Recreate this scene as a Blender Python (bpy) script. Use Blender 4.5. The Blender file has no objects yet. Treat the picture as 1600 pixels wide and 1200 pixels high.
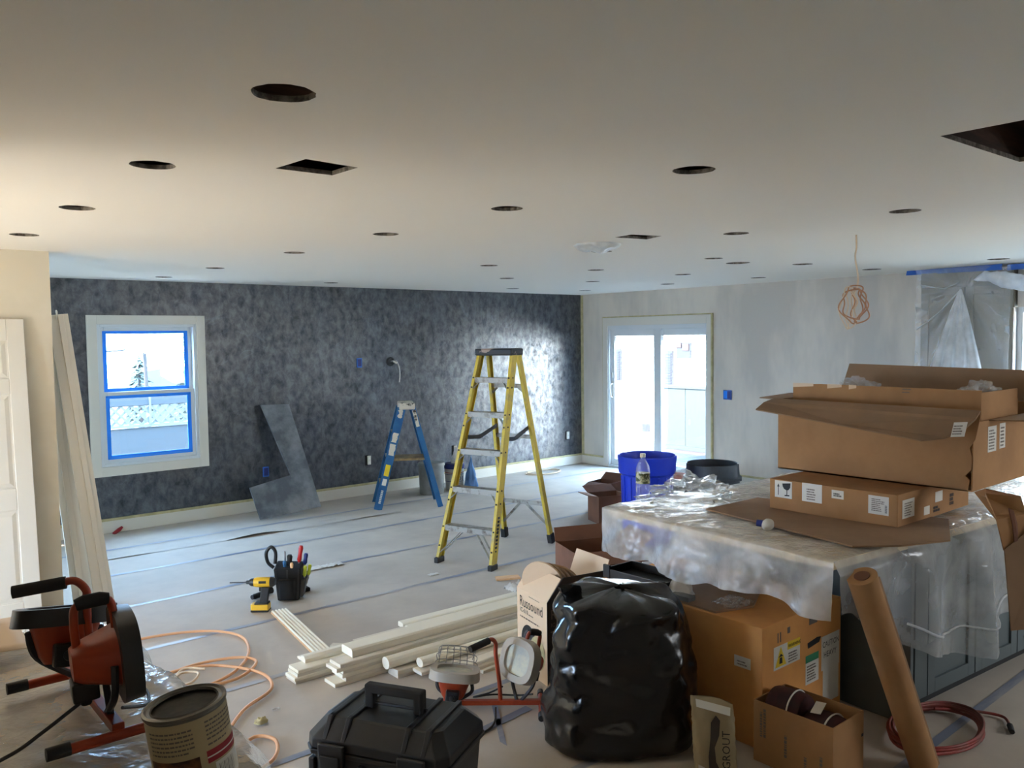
import bpy, bmesh, math, random
from mathutils import Vector, Matrix, noise
random.seed(7)
sc = bpy.context.scene
COL = sc.collection
PI = math.pi
V = Vector

# ------------------------------------------------------------------ camera
cd = bpy.data.cameras.new('camera')
cam = bpy.data.objects.new('camera', cd)
COL.objects.link(cam)
cd.sensor_width = 36.0
cd.lens = 1306.36 / 1600 * 36
cd.clip_start = 0.05
cd.clip_end = 200
yaw, pit, rol = 0.7019, -0.0547, -0.0129
fw = V((math.sin(yaw) * math.cos(pit), math.cos(yaw) * math.cos(pit), math.sin(pit)))
rt = V((math.cos(yaw), -math.sin(yaw), 0))
up = rt.cross(fw)
r2 = rt * math.cos(rol) + up * math.sin(rol)
u2 = -rt * math.sin(rol) + up * math.cos(rol)
cm = Matrix((r2, u2, -fw)).transposed().to_4x4()
cm.translation = V((-8.6121, -8.6256, 1.8297))
cam.matrix_world = cm
sc.camera = cam

# ------------------------------------------------------------------ world, lights, exposure
wd = bpy.data.worlds.new('sky')
sc.world = wd
wd.use_nodes = True
bg = wd.node_tree.nodes['Background']
bg.inputs[0].default_value = (0.40, 0.65, 1.0, 1)
bg.inputs[1].default_value = 34.0

def area(name, loc, target, sx, sy, power, col, spread=180, portal=False):
    l = bpy.data.lights.new(name, 'AREA')
    l.shape = 'RECTANGLE'
    l.size, l.size_y = sx, sy
    l.energy = power
    l.color = col
    l.spread = math.radians(spread)
    if portal:
        l.cycles.is_portal = True
    o = bpy.data.objects.new(name, l)
    COL.objects.link(o)
    o.location = loc
    d = V(target) - V(loc)
    o.rotation_euler = d.to_track_quat('-Z', 'Y').to_euler()
    return o

# portals guide the sky light through the real openings
area('portal_slider', (0.16, -1.38, 1.02), (-1, -1.38, 1.02), 1.68, 1.92, 1, (1, 1, 1), portal=True)
area('portal_window', (-6.0, 0.16, 1.33), (-6.0, -1, 1.33), 0.95, 1.36, 1, (1, 1, 1), portal=True)
area('portal_kitchen', (0.16, -6.5, 1.45), (-1, -6.5, 1.45), 1.4, 1.2, 1, (1, 1, 1), portal=True)
# low warm daylight through the window in the left wall (outside the frame)
area('left_window_daylight', (-10.8, -4.12, 0.95), (-8.0, -3.9, 1.75), 1.0, 1.3, 29, (1.0, 0.80, 0.50))
# cool fill added at an unseen opening in the plaster wall, behind the partition
area('back_fill', (-9.5, -.06, 1.30), (-7.4, -3.0, 0.5), 1.5, 1.3, 16, (0.34, 0.60, 1.0))
# soft cool fill added behind the camera to lift the kitchen side
area('rear_fill', (-2.6, -10.4, 1.5), (-3.2, -7.0, 0.6), 1.4, 1.2, 30, (0.92, 0.96, 1.0), spread=110)
# dim warm fill added behind the camera, with no opening of its own
area('warm_fill', (-10.0, -10.2, 1.5), (-6.5, -5.0, 0.9), 1.6, 1.6, 3, (1.0, 0.88, 0.72))

# low warm sun from behind the left wall: lights the neighbour's house and the floor under the left window
sl = bpy.data.lights.new('sun', 'SUN')
sl.energy = 50.0
sl.angle = math.radians(0.6)
sl.color = (1.0, 0.85, 0.62)
so = bpy.data.objects.new('sun', sl)
COL.objects.link(so)
so.rotation_euler = V((1.0, -0.12, -0.62)).to_track_quat('-Z', 'Y').to_euler()

sc.view_settings.view_transform = 'Standard'
sc.view_settings.look = 'None'
sc.view_settings.gamma = 1.0
sc.view_settings.use_curve_mapping = False
sc.view_settings.exposure = 0.18
sc.cycles.transparent_max_bounces = 24
sc.cycles.max_bounces = 10
sc.cycles.diffuse_bounces = 6
sc.cycles.sample_clamp_indirect = 30.0

# ------------------------------------------------------------------ materials
def S(r, g, b):
    def f(c):
        c /= 255.0
        return c / 12.92 if c <= 0.04045 else ((c + 0.055) / 1.055) ** 2.4
    return (f(r), f(g), f(b))

def newmat(name):
    m = bpy.data.materials.new(name)
    m.use_nodes = True
    nt = m.node_tree
    b = nt.nodes['Principled BSDF']
    return m, nt, b

def mat(name, col, rough=0.6, metal=0.0, col2=None, nscale=6.0, lo=0.4, hi=0.6, detail=4.0,
        stretch=(1, 1, 1), bump=0.0, bscale=60.0, spec=0.5, coat=0.0, alpha=1.0, emit=None):
    m, nt, b = newmat(name)
    b.inputs['Roughness'].default_value = rough
    b.inputs['Metallic'].default_value = metal
    b.inputs['Specular IOR Level'].default_value = spec
    b.inputs['Coat Weight'].default_value = coat
    b.inputs['Base Color'].default_value = (*col, 1)
    b.inputs['Alpha'].default_value = alpha
    tc = nt.nodes.new('ShaderNodeTexCoord')
    if col2 is not None:
        mp = nt.nodes.new('ShaderNodeMapping')
        mp.inputs['Scale'].default_value = stretch
        nz = nt.nodes.new('ShaderNodeTexNoise')
        nz.inputs['Scale'].default_value = nscale
        nz.inputs['Detail'].default_value = detail
        nz.inputs['Roughness'].default_value = 0.62
        rp = nt.nodes.new('ShaderNodeValToRGB')
        rp.color_ramp.elements[0].position = lo
        rp.color_ramp.elements[1].position = hi
        rp.color_ramp.elements[0].color = (*col, 1)
        rp.color_ramp.elements[1].color = (*col2, 1)
        nt.links.new(tc.outputs['Object'], mp.inputs[0])
        nt.links.new(mp.outputs[0], nz.inputs['Vector'])
        nt.links.new(nz.outputs[0], rp.inputs[0])
        nt.links.new(rp.outputs[0], b.inputs['Base Color'])
    if bump:
        nb = nt.nodes.new('ShaderNodeTexNoise')
        nb.inputs['Scale'].default_value = bscale
        nb.inputs['Detail'].default_value = 4
        bp = nt.nodes.new('ShaderNodeBump')
        bp.inputs['Strength'].default_value = bump
        bp.inputs['Distance'].default_value = 0.01
        nt.links.new(tc.outputs['Object'], nb.inputs['Vector'])
        nt.links.new(nb.outputs[0], bp.inputs['Height'])
        nt.links.new(bp.outputs[0], b.inputs['Normal'])
    return m

def schlick(nt, f0, gain=1.0, normal=None):
    """facing-based fresnel that behaves the same on both sides of a thin sheet"""
    lw = nt.nodes.new('ShaderNodeLayerWeight')
    lw.inputs[0].default_value = 0.5
    if normal is not None:
        nt.links.new(normal, lw.inputs['Normal'])
    pw = nt.nodes.new('ShaderNodeMath')
    pw.operation = 'POWER'
    pw.inputs[1].default_value = 5.0
    nt.links.new(lw.outputs['Facing'], pw.inputs[0])
    ma = nt.nodes.new('ShaderNodeMath')
    ma.operation = 'MULTIPLY_ADD'
    ma.inputs[1].default_value = (1 - f0) * gain
    ma.inputs[2].default_value = f0 * gain
    ma.use_clamp = True
    nt.links.new(pw.outputs[0], ma.inputs[0])
    return ma.outputs[0]

def film(name, white=0.35, rough=0.18, tint=(0.85, 0.87, 0.88), trans=0.4, bmp=0.6):
    """thin polythene film: part see-through, part milky, with sharp sheen"""
    m, nt, b = newmat(name)
    nt.nodes.remove(b)
    out = nt.nodes['Material Output']
    tr = nt.nodes.new('ShaderNodeBsdfTransparent')
    df = nt.nodes.new('ShaderNodeBsdfDiffuse')
    df.inputs[0].default_value = (*tint, 1)
    tl = nt.nodes.new('ShaderNodeBsdfTranslucent')
    tl.inputs[0].default_value = (*tint, 1)
    mx1 = nt.nodes.new('ShaderNodeMixShader')
    mx1.inputs[0].default_value = trans
    nt.links.new(df.outputs[0], mx1.inputs[1])
    nt.links.new(tl.outputs[0], mx1.inputs[2])
    gl = nt.nodes.new('ShaderNodeBsdfGlossy')
    gl.inputs['Roughness'].default_value = rough
    tc = nt.nodes.new('ShaderNodeTexCoord')
    nz = nt.nodes.new('ShaderNodeTexNoise')
    nz.inputs['Scale'].default_value = 5.0
    nz.inputs['Detail'].default_value = 5.0
    rp = nt.nodes.new('ShaderNodeMapRange')
    rp.inputs[1].default_value = 0.35
    rp.inputs[2].default_value = 0.7
    rp.inputs[3].default_value = white * 0.6
    rp.inputs[4].default_value = min(1, white * 1.45)
    nt.links.new(tc.outputs['Object'], nz.inputs['Vector'])
    nt.links.new(nz.outputs[0], rp.inputs[0])
    mx2 = nt.nodes.new('ShaderNodeMixShader')
    nt.links.new(rp.outputs[0], mx2.inputs[0])
    nt.links.new(tr.outputs[0], mx2.inputs[1])
    nt.links.new(mx1.outputs[0], mx2.inputs[2])
    nb = nt.nodes.new('ShaderNodeTexNoise')
    nb.inputs['Scale'].default_value = 22.0
    nb.inputs['Detail'].default_value = 3.0
    nb.inputs['Distortion'].default_value = 1.2
    nt.links.new(tc.outputs['Object'], nb.inputs['Vector'])
    bp = nt.nodes.new('ShaderNodeBump')
    bp.inputs['Strength'].default_value = bmp
    bp.inputs['Distance'].default_value = 0.02
    nt.links.new(nb.outputs[0], bp.inputs['Height'])
    nt.links.new(bp.outputs[0], gl.inputs['Normal'])
    mx3 = nt.nodes.new('ShaderNodeMixShader')
    nt.links.new(schlick(nt, 0.07, 0.9, bp.outputs[0]), mx3.inputs[0])
    nt.links.new(mx2.outputs[0], mx3.inputs[1])
    nt.links.new(gl.outputs[0], mx3.inputs[2])
    nt.links.new(mx3.outputs[0], out.inputs[0])
    return m

def glassmat(name, tint=(0.96, 0.98, 0.98)):
    m, nt, b = newmat(name)
    nt.nodes.remove(b)
    out = nt.nodes['Material Output']
    tr = nt.nodes.new('ShaderNodeBsdfTransparent')
    tr.inputs[0].default_value = (*tint, 1)
    gl = nt.nodes.new('ShaderNodeBsdfGlossy')
    gl.inputs['Roughness'].default_value = 0.02
    mx = nt.nodes.new('ShaderNodeMixShader')
    nt.links.new(schlick(nt, 0.04), mx.inputs[0])
    nt.links.new(tr.outputs[0], mx.inputs[1])
    nt.links.new(gl.outputs[0], mx.inputs[2])
    nt.links.new(mx.outputs[0], out.inputs[0])
    return m

def plastermat():
    """dark burnished plaster: mottled slate blue, semi-gloss"""
    m, nt, b = newmat('dark_plaster')
    L = nt.links.new
    tc = nt.nodes.new('ShaderNodeTexCoord')
    def nz(scale, det, dist=0.0, st=(1, 1, 1)):
        mp = nt.nodes.new('ShaderNodeMapping')
        mp.inputs['Scale'].default_value = st
        n = nt.nodes.new('ShaderNodeTexNoise')
        n.inputs['Scale'].default_value = scale
        n.inputs['Detail'].default_value = det
        n.inputs['Roughness'].default_value = 0.65
        n.inputs['Distortion'].default_value = dist
        L(tc.outputs['Object'], mp.inputs[0])
        L(mp.outputs[0], n.inputs['Vector'])
        return n
    def ramp(n, a, c0, bb, c1):
        r = nt.nodes.new('ShaderNodeValToRGB')
        r.color_ramp.elements[0].position = a
        r.color_ramp.elements[1].position = bb
        r.color_ramp.elements[0].color = (*c0, 1)
        r.color_ramp.elements[1].color = (*c1, 1)
        L(n.outputs[0], r.inputs[0])
        return r
    r1 = ramp(nz(1.5, 7, 0.5), 0.36, S(44, 48, 56), 0.64, S(68, 71, 79))
    r2_ = ramp(nz(9.0, 9, 0.25, (1, 1, 0.7)), 0.36, (0.55, 0.55, 0.57), 0.60, (1.22, 1.22, 1.2))
    r3 = ramp(nz(3.2, 7, 0.4, (1, 1, 0.5)), 0.56, (1, 1, 1), 0.70, (0.5, 0.52, 0.55))
    def mul(a, c):
        x = nt.nodes.new('ShaderNodeMix')
        x.data_type = 'RGBA'
        x.blend_type = 'MULTIPLY'
        x.inputs[0].default_value = 1
        L(a, x.inputs[6])
        L(c, x.inputs[7])
        return x.outputs[2]
    vn = nz(1.9, 3, 0.9, (1, 1, 0.55))
    dv = nt.nodes.new('ShaderNodeMath')
    dv.operation = 'SUBTRACT'
    dv.inputs[1].default_value = 0.52
    L(vn.outputs[0], dv.inputs[0])
    ab = nt.nodes.new('ShaderNodeMath')
    ab.operation = 'ABSOLUTE'
    L(dv.outputs[0], ab.inputs[0])
    r4 = nt.nodes.new('ShaderNodeValToRGB')
    r4.color_ramp.elements[0].position = 0.0
    r4.color_ramp.elements[1].position = 0.006
    r4.color_ramp.elements[0].color = (1.45, 1.5, 1.55, 1)
    r4.color_ramp.elements[1].color = (1, 1, 1, 1)
    L(ab.outputs[0], r4.inputs[0])
    c = mul(mul(mul(r1.outputs[0], r2_.outputs[0]), r3.outputs[0]), r4.outputs[0])
    L(c, b.inputs['Base Color'])
    rr = nt.nodes.new('ShaderNodeMapRange')
    rr.inputs[1].default_value = 0.35
    rr.inputs[2].default_value = 0.65
    rr.inputs[3].default_value = 0.30
    rr.inputs[4].default_value = 0.52
    n4 = nz(9.0, 8, 0.9)
    L(n4.outputs[0], rr.inputs[0])
    L(rr.outputs[0], b.inputs['Roughness'])
    b.inputs['Specular IOR Level'].default_value = 0.3
    bp = nt.nodes.new('ShaderNodeBump')
    bp.inputs['Strength'].default_value = 0.30
    bp.inputs['Distance'].default_value = 0.010
    L(nz(14.0, 6, 0.6).outputs[0], bp.inputs['Height'])
    L(bp.outputs[0], b.inputs['Normal'])
    # burnished wax sheen, patchy from the trowel
    gl = nt.nodes.new('ShaderNodeBsdfGlossy')
    gl.inputs['Roughness'].default_value = PL_ROUGH
    L(bp.outputs[0], gl.inputs['Normal'])
    fr = nt.nodes.new('ShaderNodeFresnel')
    fr.inputs[0].default_value = 1.85
    cw = nt.nodes.new('ShaderNodeMapRange')
    cw.inputs[1].default_value = 0.36
    cw.inputs[2].default_value = 0.64
    cw.inputs[3].default_value = 0.14
    cw.inputs[4].default_value = 1.5
    L(nz(13.0, 9, 0.3, (1, 1, 0.7)).outputs[0], cw.inputs[0])
    mu = nt.nodes.new('ShaderNodeMath')
    mu.operation = 'MULTIPLY'
    mu.use_clamp = True
    L(fr.outputs[0], mu.inputs[0])
    L(cw.outputs[0], mu.inputs[1])
    mx = nt.nodes.new('ShaderNodeMixShader')
    L(mu.outputs[0], mx.inputs[0])
    L(b.outputs[0], mx.inputs[1])
    L(gl.outputs[0], mx.inputs[2])
    L(mx.outputs[0], nt.nodes['Material Output'].inputs[0])
    return m

PL_ROUGH = 0.30
M = {}
M['ceiling'] = mat('ceiling_paint', S(236, 231, 221), 0.85)
M['plaster'] = plastermat()
M['primer'] = mat('primed_wall', S(216, 207, 194), 0.8, col2=S(198, 191, 181), nscale=1.6, lo=0.42, hi=0.58, stretch=(1, 1, 0.35))
M['warmwall'] = mat('warm_wall', S(214, 205, 186), 0.8, col2=S(206, 196, 176), nscale=2.0)
M['white'] = mat('white_trim', S(214, 209, 198), 0.45)
M['vinyl'] = mat('white_vinyl', S(210, 214, 216), 0.35)
M['masktape'] = mat('masking_tape', S(196, 184, 140), 0.7, col2=S(172, 162, 120), nscale=9)
M['bluetape'] = mat('blue_tape', S(30, 140, 250), 0.6)
M['glass'] = glassmat('window_glass')
M['blind'] = mat('blind', S(120, 120, 116), 0.6)
M['paper'] = mat('floor_paper', S(191, 181, 169), 0.75, col2=S(174, 165, 155), nscale=2.2, lo=0.35, hi=0.68, detail=8, bump=0.12, bscale=7)
M['seamtape'] = mat('seam_tape', S(122, 130, 150), 0.5, col2=S(178, 174, 172), nscale=2.2, lo=.42, hi=.66, stretch=(.5, 3, 1))
M['subfloor'] = mat('subfloor', S(92, 74, 58), 0.8)
M['dark'] = mat('dark_void', S(38, 34, 32), 0.9)
M['joist'] = mat('joist_wood', S(96, 66, 50), 0.85, col2=S(64, 46, 36), nscale=5, stretch=(.4, 4, 4))
M['gypsum'] = mat('gypsum_edge', S(150, 142, 130), 0.9, col2=S(96, 88, 80), nscale=30)
M['kraft'] = mat('kraft_card', S(172, 128, 84), 0.8, col2=S(160, 117, 75), nscale=3.0)
M['kraftbig'] = mat('kraft_card_lit', S(228, 164, 92), 0.8, col2=S(216, 152, 86), nscale=3.0)  # kraft made brighter and more orange, warm light put into the colour
M['kraftin'] = mat('kraft_inside', S(150, 118, 88), 0.85, col2=S(138, 108, 80), nscale=3.0)
M['kraftdk'] = mat('brown_card', S(122, 78, 54), 0.8, col2=S(104, 66, 46), nscale=3.0)
M['cream'] = mat('cream_card', S(226, 198, 166), 0.75)
M['blackcard'] = mat('black_print_card', S(44, 42, 44), 0.6)
M['label'] = mat('paper_label', S(225, 222, 214), 0.6)
M['ink'] = mat('print_ink', S(30, 28, 28), 0.6)
M['inkgrey'] = mat('grey_ink', S(110, 100, 92), 0.7)
M['yel'] = mat('yellow_print', S(232, 200, 40), 0.55)
M['yelgreen'] = mat('yellow_green_plastic', S(198, 212, 60), 0.45)
M['green'] = mat('green_print', S(50, 140, 100), 0.6)
M['red'] = mat('red_print', S(150, 26, 40), 0.5)
M['fiberyel'] = mat('yellow_fibreglass', S(206, 178, 62), 0.45, col2=S(172, 152, 88), nscale=14, lo=0.5, hi=0.72)
M['fiberblue'] = mat('blue_fibreglass', S(24, 88, 140), 0.5, col2=S(36, 100, 148), nscale=9)
M['alu'] = mat('splashed_aluminium', S(158, 154, 146), 0.5, 0.25, col2=S(104, 92, 82), nscale=12, lo=0.5, hi=0.66)
M['capblack'] = mat('splashed_black_cap', S(26, 24, 26), 0.5, col2=S(150, 128, 116), nscale=9, lo=0.60, hi=0.64, stretch=(.6, 1, 1))
M['capwhite'] = mat('splashed_white_cap', S(214, 204, 186), 0.6, col2=S(60, 50, 44), nscale=16, lo=0.60, hi=0.64)
M['shelfbrown'] = mat('stained_shelf', S(150, 124, 84), 0.6, col2=S(110, 86, 56), nscale=9)
M['rubber'] = mat('black_rubber', S(34, 33, 33), 0.6)
M['darkstrap'] = mat('dark_steel', S(58, 58, 62), 0.5, 0.3)
M['black'] = mat('black_plastic', S(28, 29, 31), 0.42, col2=S(36, 36, 38), nscale=8)
M['blackfab'] = mat('black_fabric', S(24, 24, 26), 0.85)
M['grip'] = mat('foam_grip', S(40, 38, 37), 0.9)
M['orange'] = mat('orange_enamel', S(172, 62, 26), 0.42, col2=S(146, 52, 24), nscale=7)
M['lamprim'] = mat('lamp_rim_black', S(40, 38, 38), 0.45)
M['lamprimg'] = mat('lamp_rim_grey', S(170, 160, 146), 0.5)
M['lampglass'] = mat('dusty_lamp_glass', S(206, 202, 180), 0.25, col2=S(176, 180, 176), nscale=9)
M['bag'] = mat('black_polythene', S(16, 16, 17), 0.22, bump=0.25, bscale=10, spec=0.6)
M['blue'] = mat('blue_poly', S(20, 52, 190), 0.4)
M['tapeblue'] = mat('painters_tape', S(44, 100, 186), 0.6)
M['bin'] = mat('charcoal_bin', S(66, 70, 76), 0.5, col2=S(52, 56, 62), nscale=4)
M['redplastic'] = mat('red_plastic', S(196, 36, 34), 0.4)
M['pail'] = mat('grey_pail', S(128, 130, 128), 0.5, col2=S(108, 108, 104), nscale=5)
M['tubwhite'] = mat('white_tub', S(206, 204, 196), 0.5)
M['bluelid'] = mat('dark_blue_lid', S(24, 40, 110), 0.45)
M['cloth'] = mat('white_rag', S(214, 212, 208), 0.9)
M['clothb'] = mat('blue_rag', S(88, 124, 168), 0.9)
M['slate'] = mat('slate_sample', S(80, 87, 97), 0.5, col2=S(126, 131, 138), nscale=3.2, lo=0.42, hi=0.62, detail=7)
M['film'] = film('polythene_film', 0.56, 0.24, (.93, .93, .92), bmp=0.4)
M['filmclear'] = film('clear_polythene', 0.24, 0.22, bmp=0.25)
M['filmfront'] = film('cabinet_front_film', 0.36, 0.2, (.86, .88, .9), .3, bmp=.2)
M['filmtent'] = film('gathered_film', 0.95, 0.3, (.9, .91, .93), .5, bmp=.2)
M['filmmilk'] = film('milky_polythene', 0.75, 0.3)
M['filmtable'] = film('dust_sheet_film', 0.42, 0.24, bmp=0.25)
M['counter'] = mat('pale_countertop', S(220, 200, 164), 0.5)
M['cab'] = mat('grey_blue_cabinet', S(82, 92, 95), 0.45)
M['cabgrey'] = mat('taupe_cabinet', S(138, 132, 120), 0.5)
M['cabgap'] = mat('cabinet_kick_dark', S(30, 32, 34), 0.8)  # near-black colour of the island kickboard
M['chrome'] = mat('bright_metal', S(220, 220, 220), 0.2, 0.9)
M['ply'] = mat('plywood', S(176, 152, 116), 0.7, col2=S(160, 136, 100), nscale=4, stretch=(.4, 4, 1))
M['primed'] = mat('primed_board', S(238, 231, 214), 0.55)
M['primed2'] = mat('primed_board_dusty', S(224, 216, 202), 0.6, col2=S(212, 204, 190), nscale=4, stretch=(.5, 4, 4))
M['rawwood'] = mat('raw_wood', S(214, 168, 122), 0.7, col2=S(226, 184, 140), nscale=8, stretch=(.3, 4, 4))
M['toolyel'] = mat('tool_yellow', S(232, 184, 44), 0.45)
M['steel'] = mat('steel', S(150, 150, 150), 0.3, 0.9)
M['cordtan'] = mat('tan_cord', S(222, 166, 120), 0.55)
M['cordred'] = mat('red_cord', S(150, 50, 44), 0.55, col2=S(120, 70, 60), nscale=5)
M['wirewhite'] = mat('pale_wire', S(214, 190, 160), 0.45)
M['wirecop'] = mat('copper_wire', S(178, 128, 92), 0.4, 0.3)
M['canlabel'] = mat('can_label', S(184, 166, 128), 0.55)
M['canpic'] = mat('can_picture', S(120, 74, 34), 0.5, col2=S(48, 18, 12), nscale=16, lo=0.42, hi=0.6)
M['cantin'] = mat('can_tin', S(120, 116, 108), 0.35, 0.6)
M['canin'] = mat('can_residue', S(40, 38, 36), 0.7, col2=S(66, 62, 56), nscale=20)
M['spool'] = mat('maroon_cloth', S(74, 30, 32), 0.7, col2=S(50, 20, 22), nscale=12)
M['groutbag'] = mat('grout_paper', S(176, 160, 128), 0.75)
M['groutdk'] = mat('grout_print', S(70, 60, 54), 0.7)
M['petlabel'] = mat('bottle_label', S(70, 78, 44), 0.5, col2=S(200, 196, 160), nscale=30, lo=0.5, hi=0.56)
M['pet'] = film('pet_bottle', 0.10, 0.06, (0.9, 0.95, 0.97))
M['housewhite'] = mat('white_siding', S(236, 236, 232), 0.7)
M['fence'] = mat('fence_panel_shaded', S(60, 66, 70), 0.6)  # white vinyl with its bluish shade put into the colour
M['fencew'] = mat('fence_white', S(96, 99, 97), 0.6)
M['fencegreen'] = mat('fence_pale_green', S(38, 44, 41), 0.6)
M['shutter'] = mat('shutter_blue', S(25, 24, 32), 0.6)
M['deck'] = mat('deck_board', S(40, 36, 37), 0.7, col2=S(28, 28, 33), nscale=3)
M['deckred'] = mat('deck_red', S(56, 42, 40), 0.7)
M['ground'] = mat('ground', S(120, 118, 112), 0.9)
M['bark'] = mat('bark', S(44, 42, 42), 0.9)
M['shed'] = mat('grey_shed', S(80, 84, 88), 0.9)
M['leaf'] = mat('evergreen', S(66, 76, 70), 0.9)
M['awnorange'] = mat('orange_panel', S(42, 24, 16), 0.7)
M['hose'] = mat('white_hose', S(190, 190, 186), 0.5)
M['blob'] = mat('putty', S(196, 192, 182), 0.7)

# ------------------------------------------------------------------ mesh builder
class MB:
    def __init__(s):
        s.v = []
        s.f = []
        s.mi = []
        s.cur = 0
    def add(s, vs, fs):
        o = len(s.v)
        s.v += [V(p) for p in vs]
        s.f += [tuple(o + i for i in f) for f in fs]
        s.mi += [s.cur] * len(fs)
        return s
    def hexa(s, p):
        """8 corners: bottom ring 0-3 (ccw from above), top ring 4-7"""
        return s.add(p, [(3, 2, 1, 0), (4, 5, 6, 7), (0, 1, 5, 4), (1, 2, 6, 5), (2, 3, 7, 6), (3, 0, 4, 7)])
    def box(s, c, d, X=None):
        cx, cy, cz = c
        a, b, e = d[0] / 2, d[1] / 2, d[2] / 2
        p = [V((cx + i * a, cy + j * b, cz + k * e)) for k in (-1, 1) for i, j in ((-1, -1), (1, -1), (1, 1), (-1, 1))]
        if X is not None:
            p = [X @ q for q in p]
        return s.hexa(p)
    def bb(s, lo, hi, X=None):
        return s.box([(lo[i] + hi[i]) / 2 for i in range(3)], [hi[i] - lo[i] for i in range(3)], X)
    def prism(s, poly, z0, z1, X=None):
        n = len(poly)
        p = [V((x, y, z0)) for x, y in poly] + [V((x, y, z1)) for x, y in poly]
        if X is not None:
            p = [X @ q for q in p]
        fs = [tuple(reversed(range(n))), tuple(range(n, 2 * n))]
        fs += [(i, (i + 1) % n, n + (i + 1) % n, n + i) for i in range(n)]
        return s.add(p, fs)
    def slab(s, pts, t):
        """flat polygon given as 3D points, thickened by t along its normal (both sides)"""
        P = [V(p) for p in pts]
        n = len(P)
        nr = V((0, 0, 0))
        for i in range(n):
            nr += P[i].cross(P[(i + 1) % n])
        nr.normalize()
        a = [p - nr * t / 2 for p in P] + [p + nr * t / 2 for p in P]
        fs = [tuple(reversed(range(n))), tuple(range(n, 2 * n))]
        fs += [(i, (i + 1) % n, n + (i + 1) % n, n + i) for i in range(n)]
        return s.add(a, fs)
    def beam(s, p0, p1, prof, xd, prof1=None):
        """extrude a 2D profile from p0 to p1; xd hints the profile's x axis"""
        p0, p1 = V(p0), V(p1)
        d = (p1 - p0).normalized()
        x = V(xd)
        x = (x - d * x.dot(d)).normalized()
        y = d.cross(x)
        n = len(prof)
        pr1 = prof1 or prof
        p = [p0 + x * a + y * b for a, b in prof] + [p1 + x * a + y * b for a, b in pr1]
        fs = [tuple(reversed(range(n))), tuple(range(n, 2 * n))]
        fs += [(i, (i + 1) % n, n + (i + 1) % n, n + i) for i in range(n)]
        return s.add(p, fs)
    def bar(s, p0, p1, w, h, xd):
        return s.beam(p0, p1, [(-w / 2, -h / 2), (w / 2, -h / 2), (w / 2, h / 2), (-w / 2, h / 2)], xd)
    def tube(s, path, r, seg=8, closed=False, caps=True):
        P = [V(p) for p in path]
        n = len(P)
        R = r if isinstance(r, (list, tuple)) else [r] * n
        vs = []
        prev = None
        for i in range(n):
            a = P[i - 1] if (i > 0 or closed) else P[i]
            b = P[(i + 1) % n] if (i < n - 1 or closed) else P[i]
            d = (b - a)
            d = d.normalized() if d.length > 1e-9 else V((0, 0, 1))
            if prev is None:
                h = V((0, 0, 1)) if abs(d.z) < 0.9 else V((1, 0, 0))
                x = (h - d * h.dot(d)).normalized()
            else:
                x = (prev - d * prev.dot(d))
                x = x.normalized() if x.length > 1e-6 else prev
            prev = x
            y = d.cross(x)
            for k in range(seg):
                t = 2 * PI * k / seg
                vs.append(P[i] + (x * math.cos(t) + y * math.sin(t)) * R[i])
        fs = []
        for i in range(n if closed else n - 1):
            for k in range(seg):
                a = i * seg + k
                b = i * seg + (k + 1) % seg
                c = ((i + 1) % n) * seg + (k + 1) % seg
                d = ((i + 1) % n) * seg + k
                fs.append((a, b, c, d))
        if caps and not closed:
            fs.append(tuple(reversed(range(seg))))
            fs.append(tuple(range((n - 1) * seg, n * seg)))
        return s.add(vs, fs)
    def lathe(s, prof, seg=24, X=None, sx=1, sy=1):
        n = len(prof)
        vs = []
        for r, z in prof:
            for k in range(seg):
                t = 2 * PI * k / seg
                vs.append(V((r * sx * math.cos(t), r * sy * math.sin(t), z)))
        if X is not None:
            vs = [X @ q for q in vs]
        fs = []
        for i in range(n - 1):
            for k in range(seg):
                fs.append((i * seg + k, i * seg + (k + 1) % seg, (i + 1) * seg + (k + 1) % seg, (i + 1) * seg + k))
        if prof[0][0] > 1e-6:
            fs.append(tuple(reversed(range(seg))))
        if prof[-1][0] > 1e-6:
            fs.append(tuple(range((n - 1) * seg, n * seg)))
        return s.add(vs, fs)
    def grid(s, fn, nu, nv, wrapu=False):
        vs = [V(fn(i / nu, j / nv)) for j in range(nv + 1) for i in range(nu + (0 if wrapu else 1))]
        w = nu if wrapu else nu + 1
        fs = []
        for j in range(nv):
            for i in range(nu):
                i1 = (i + 1) % w if wrapu else i + 1
                fs.append((j * w + i, j * w + i1, (j + 1) * w + i1, (j + 1) * w + i))
        return s.add(vs, fs)

def rootmat(o):
    m = Matrix.Identity(4)
    while o is not None:
        m = o.matrix_basis @ m
        o = o.parent
    return m

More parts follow.
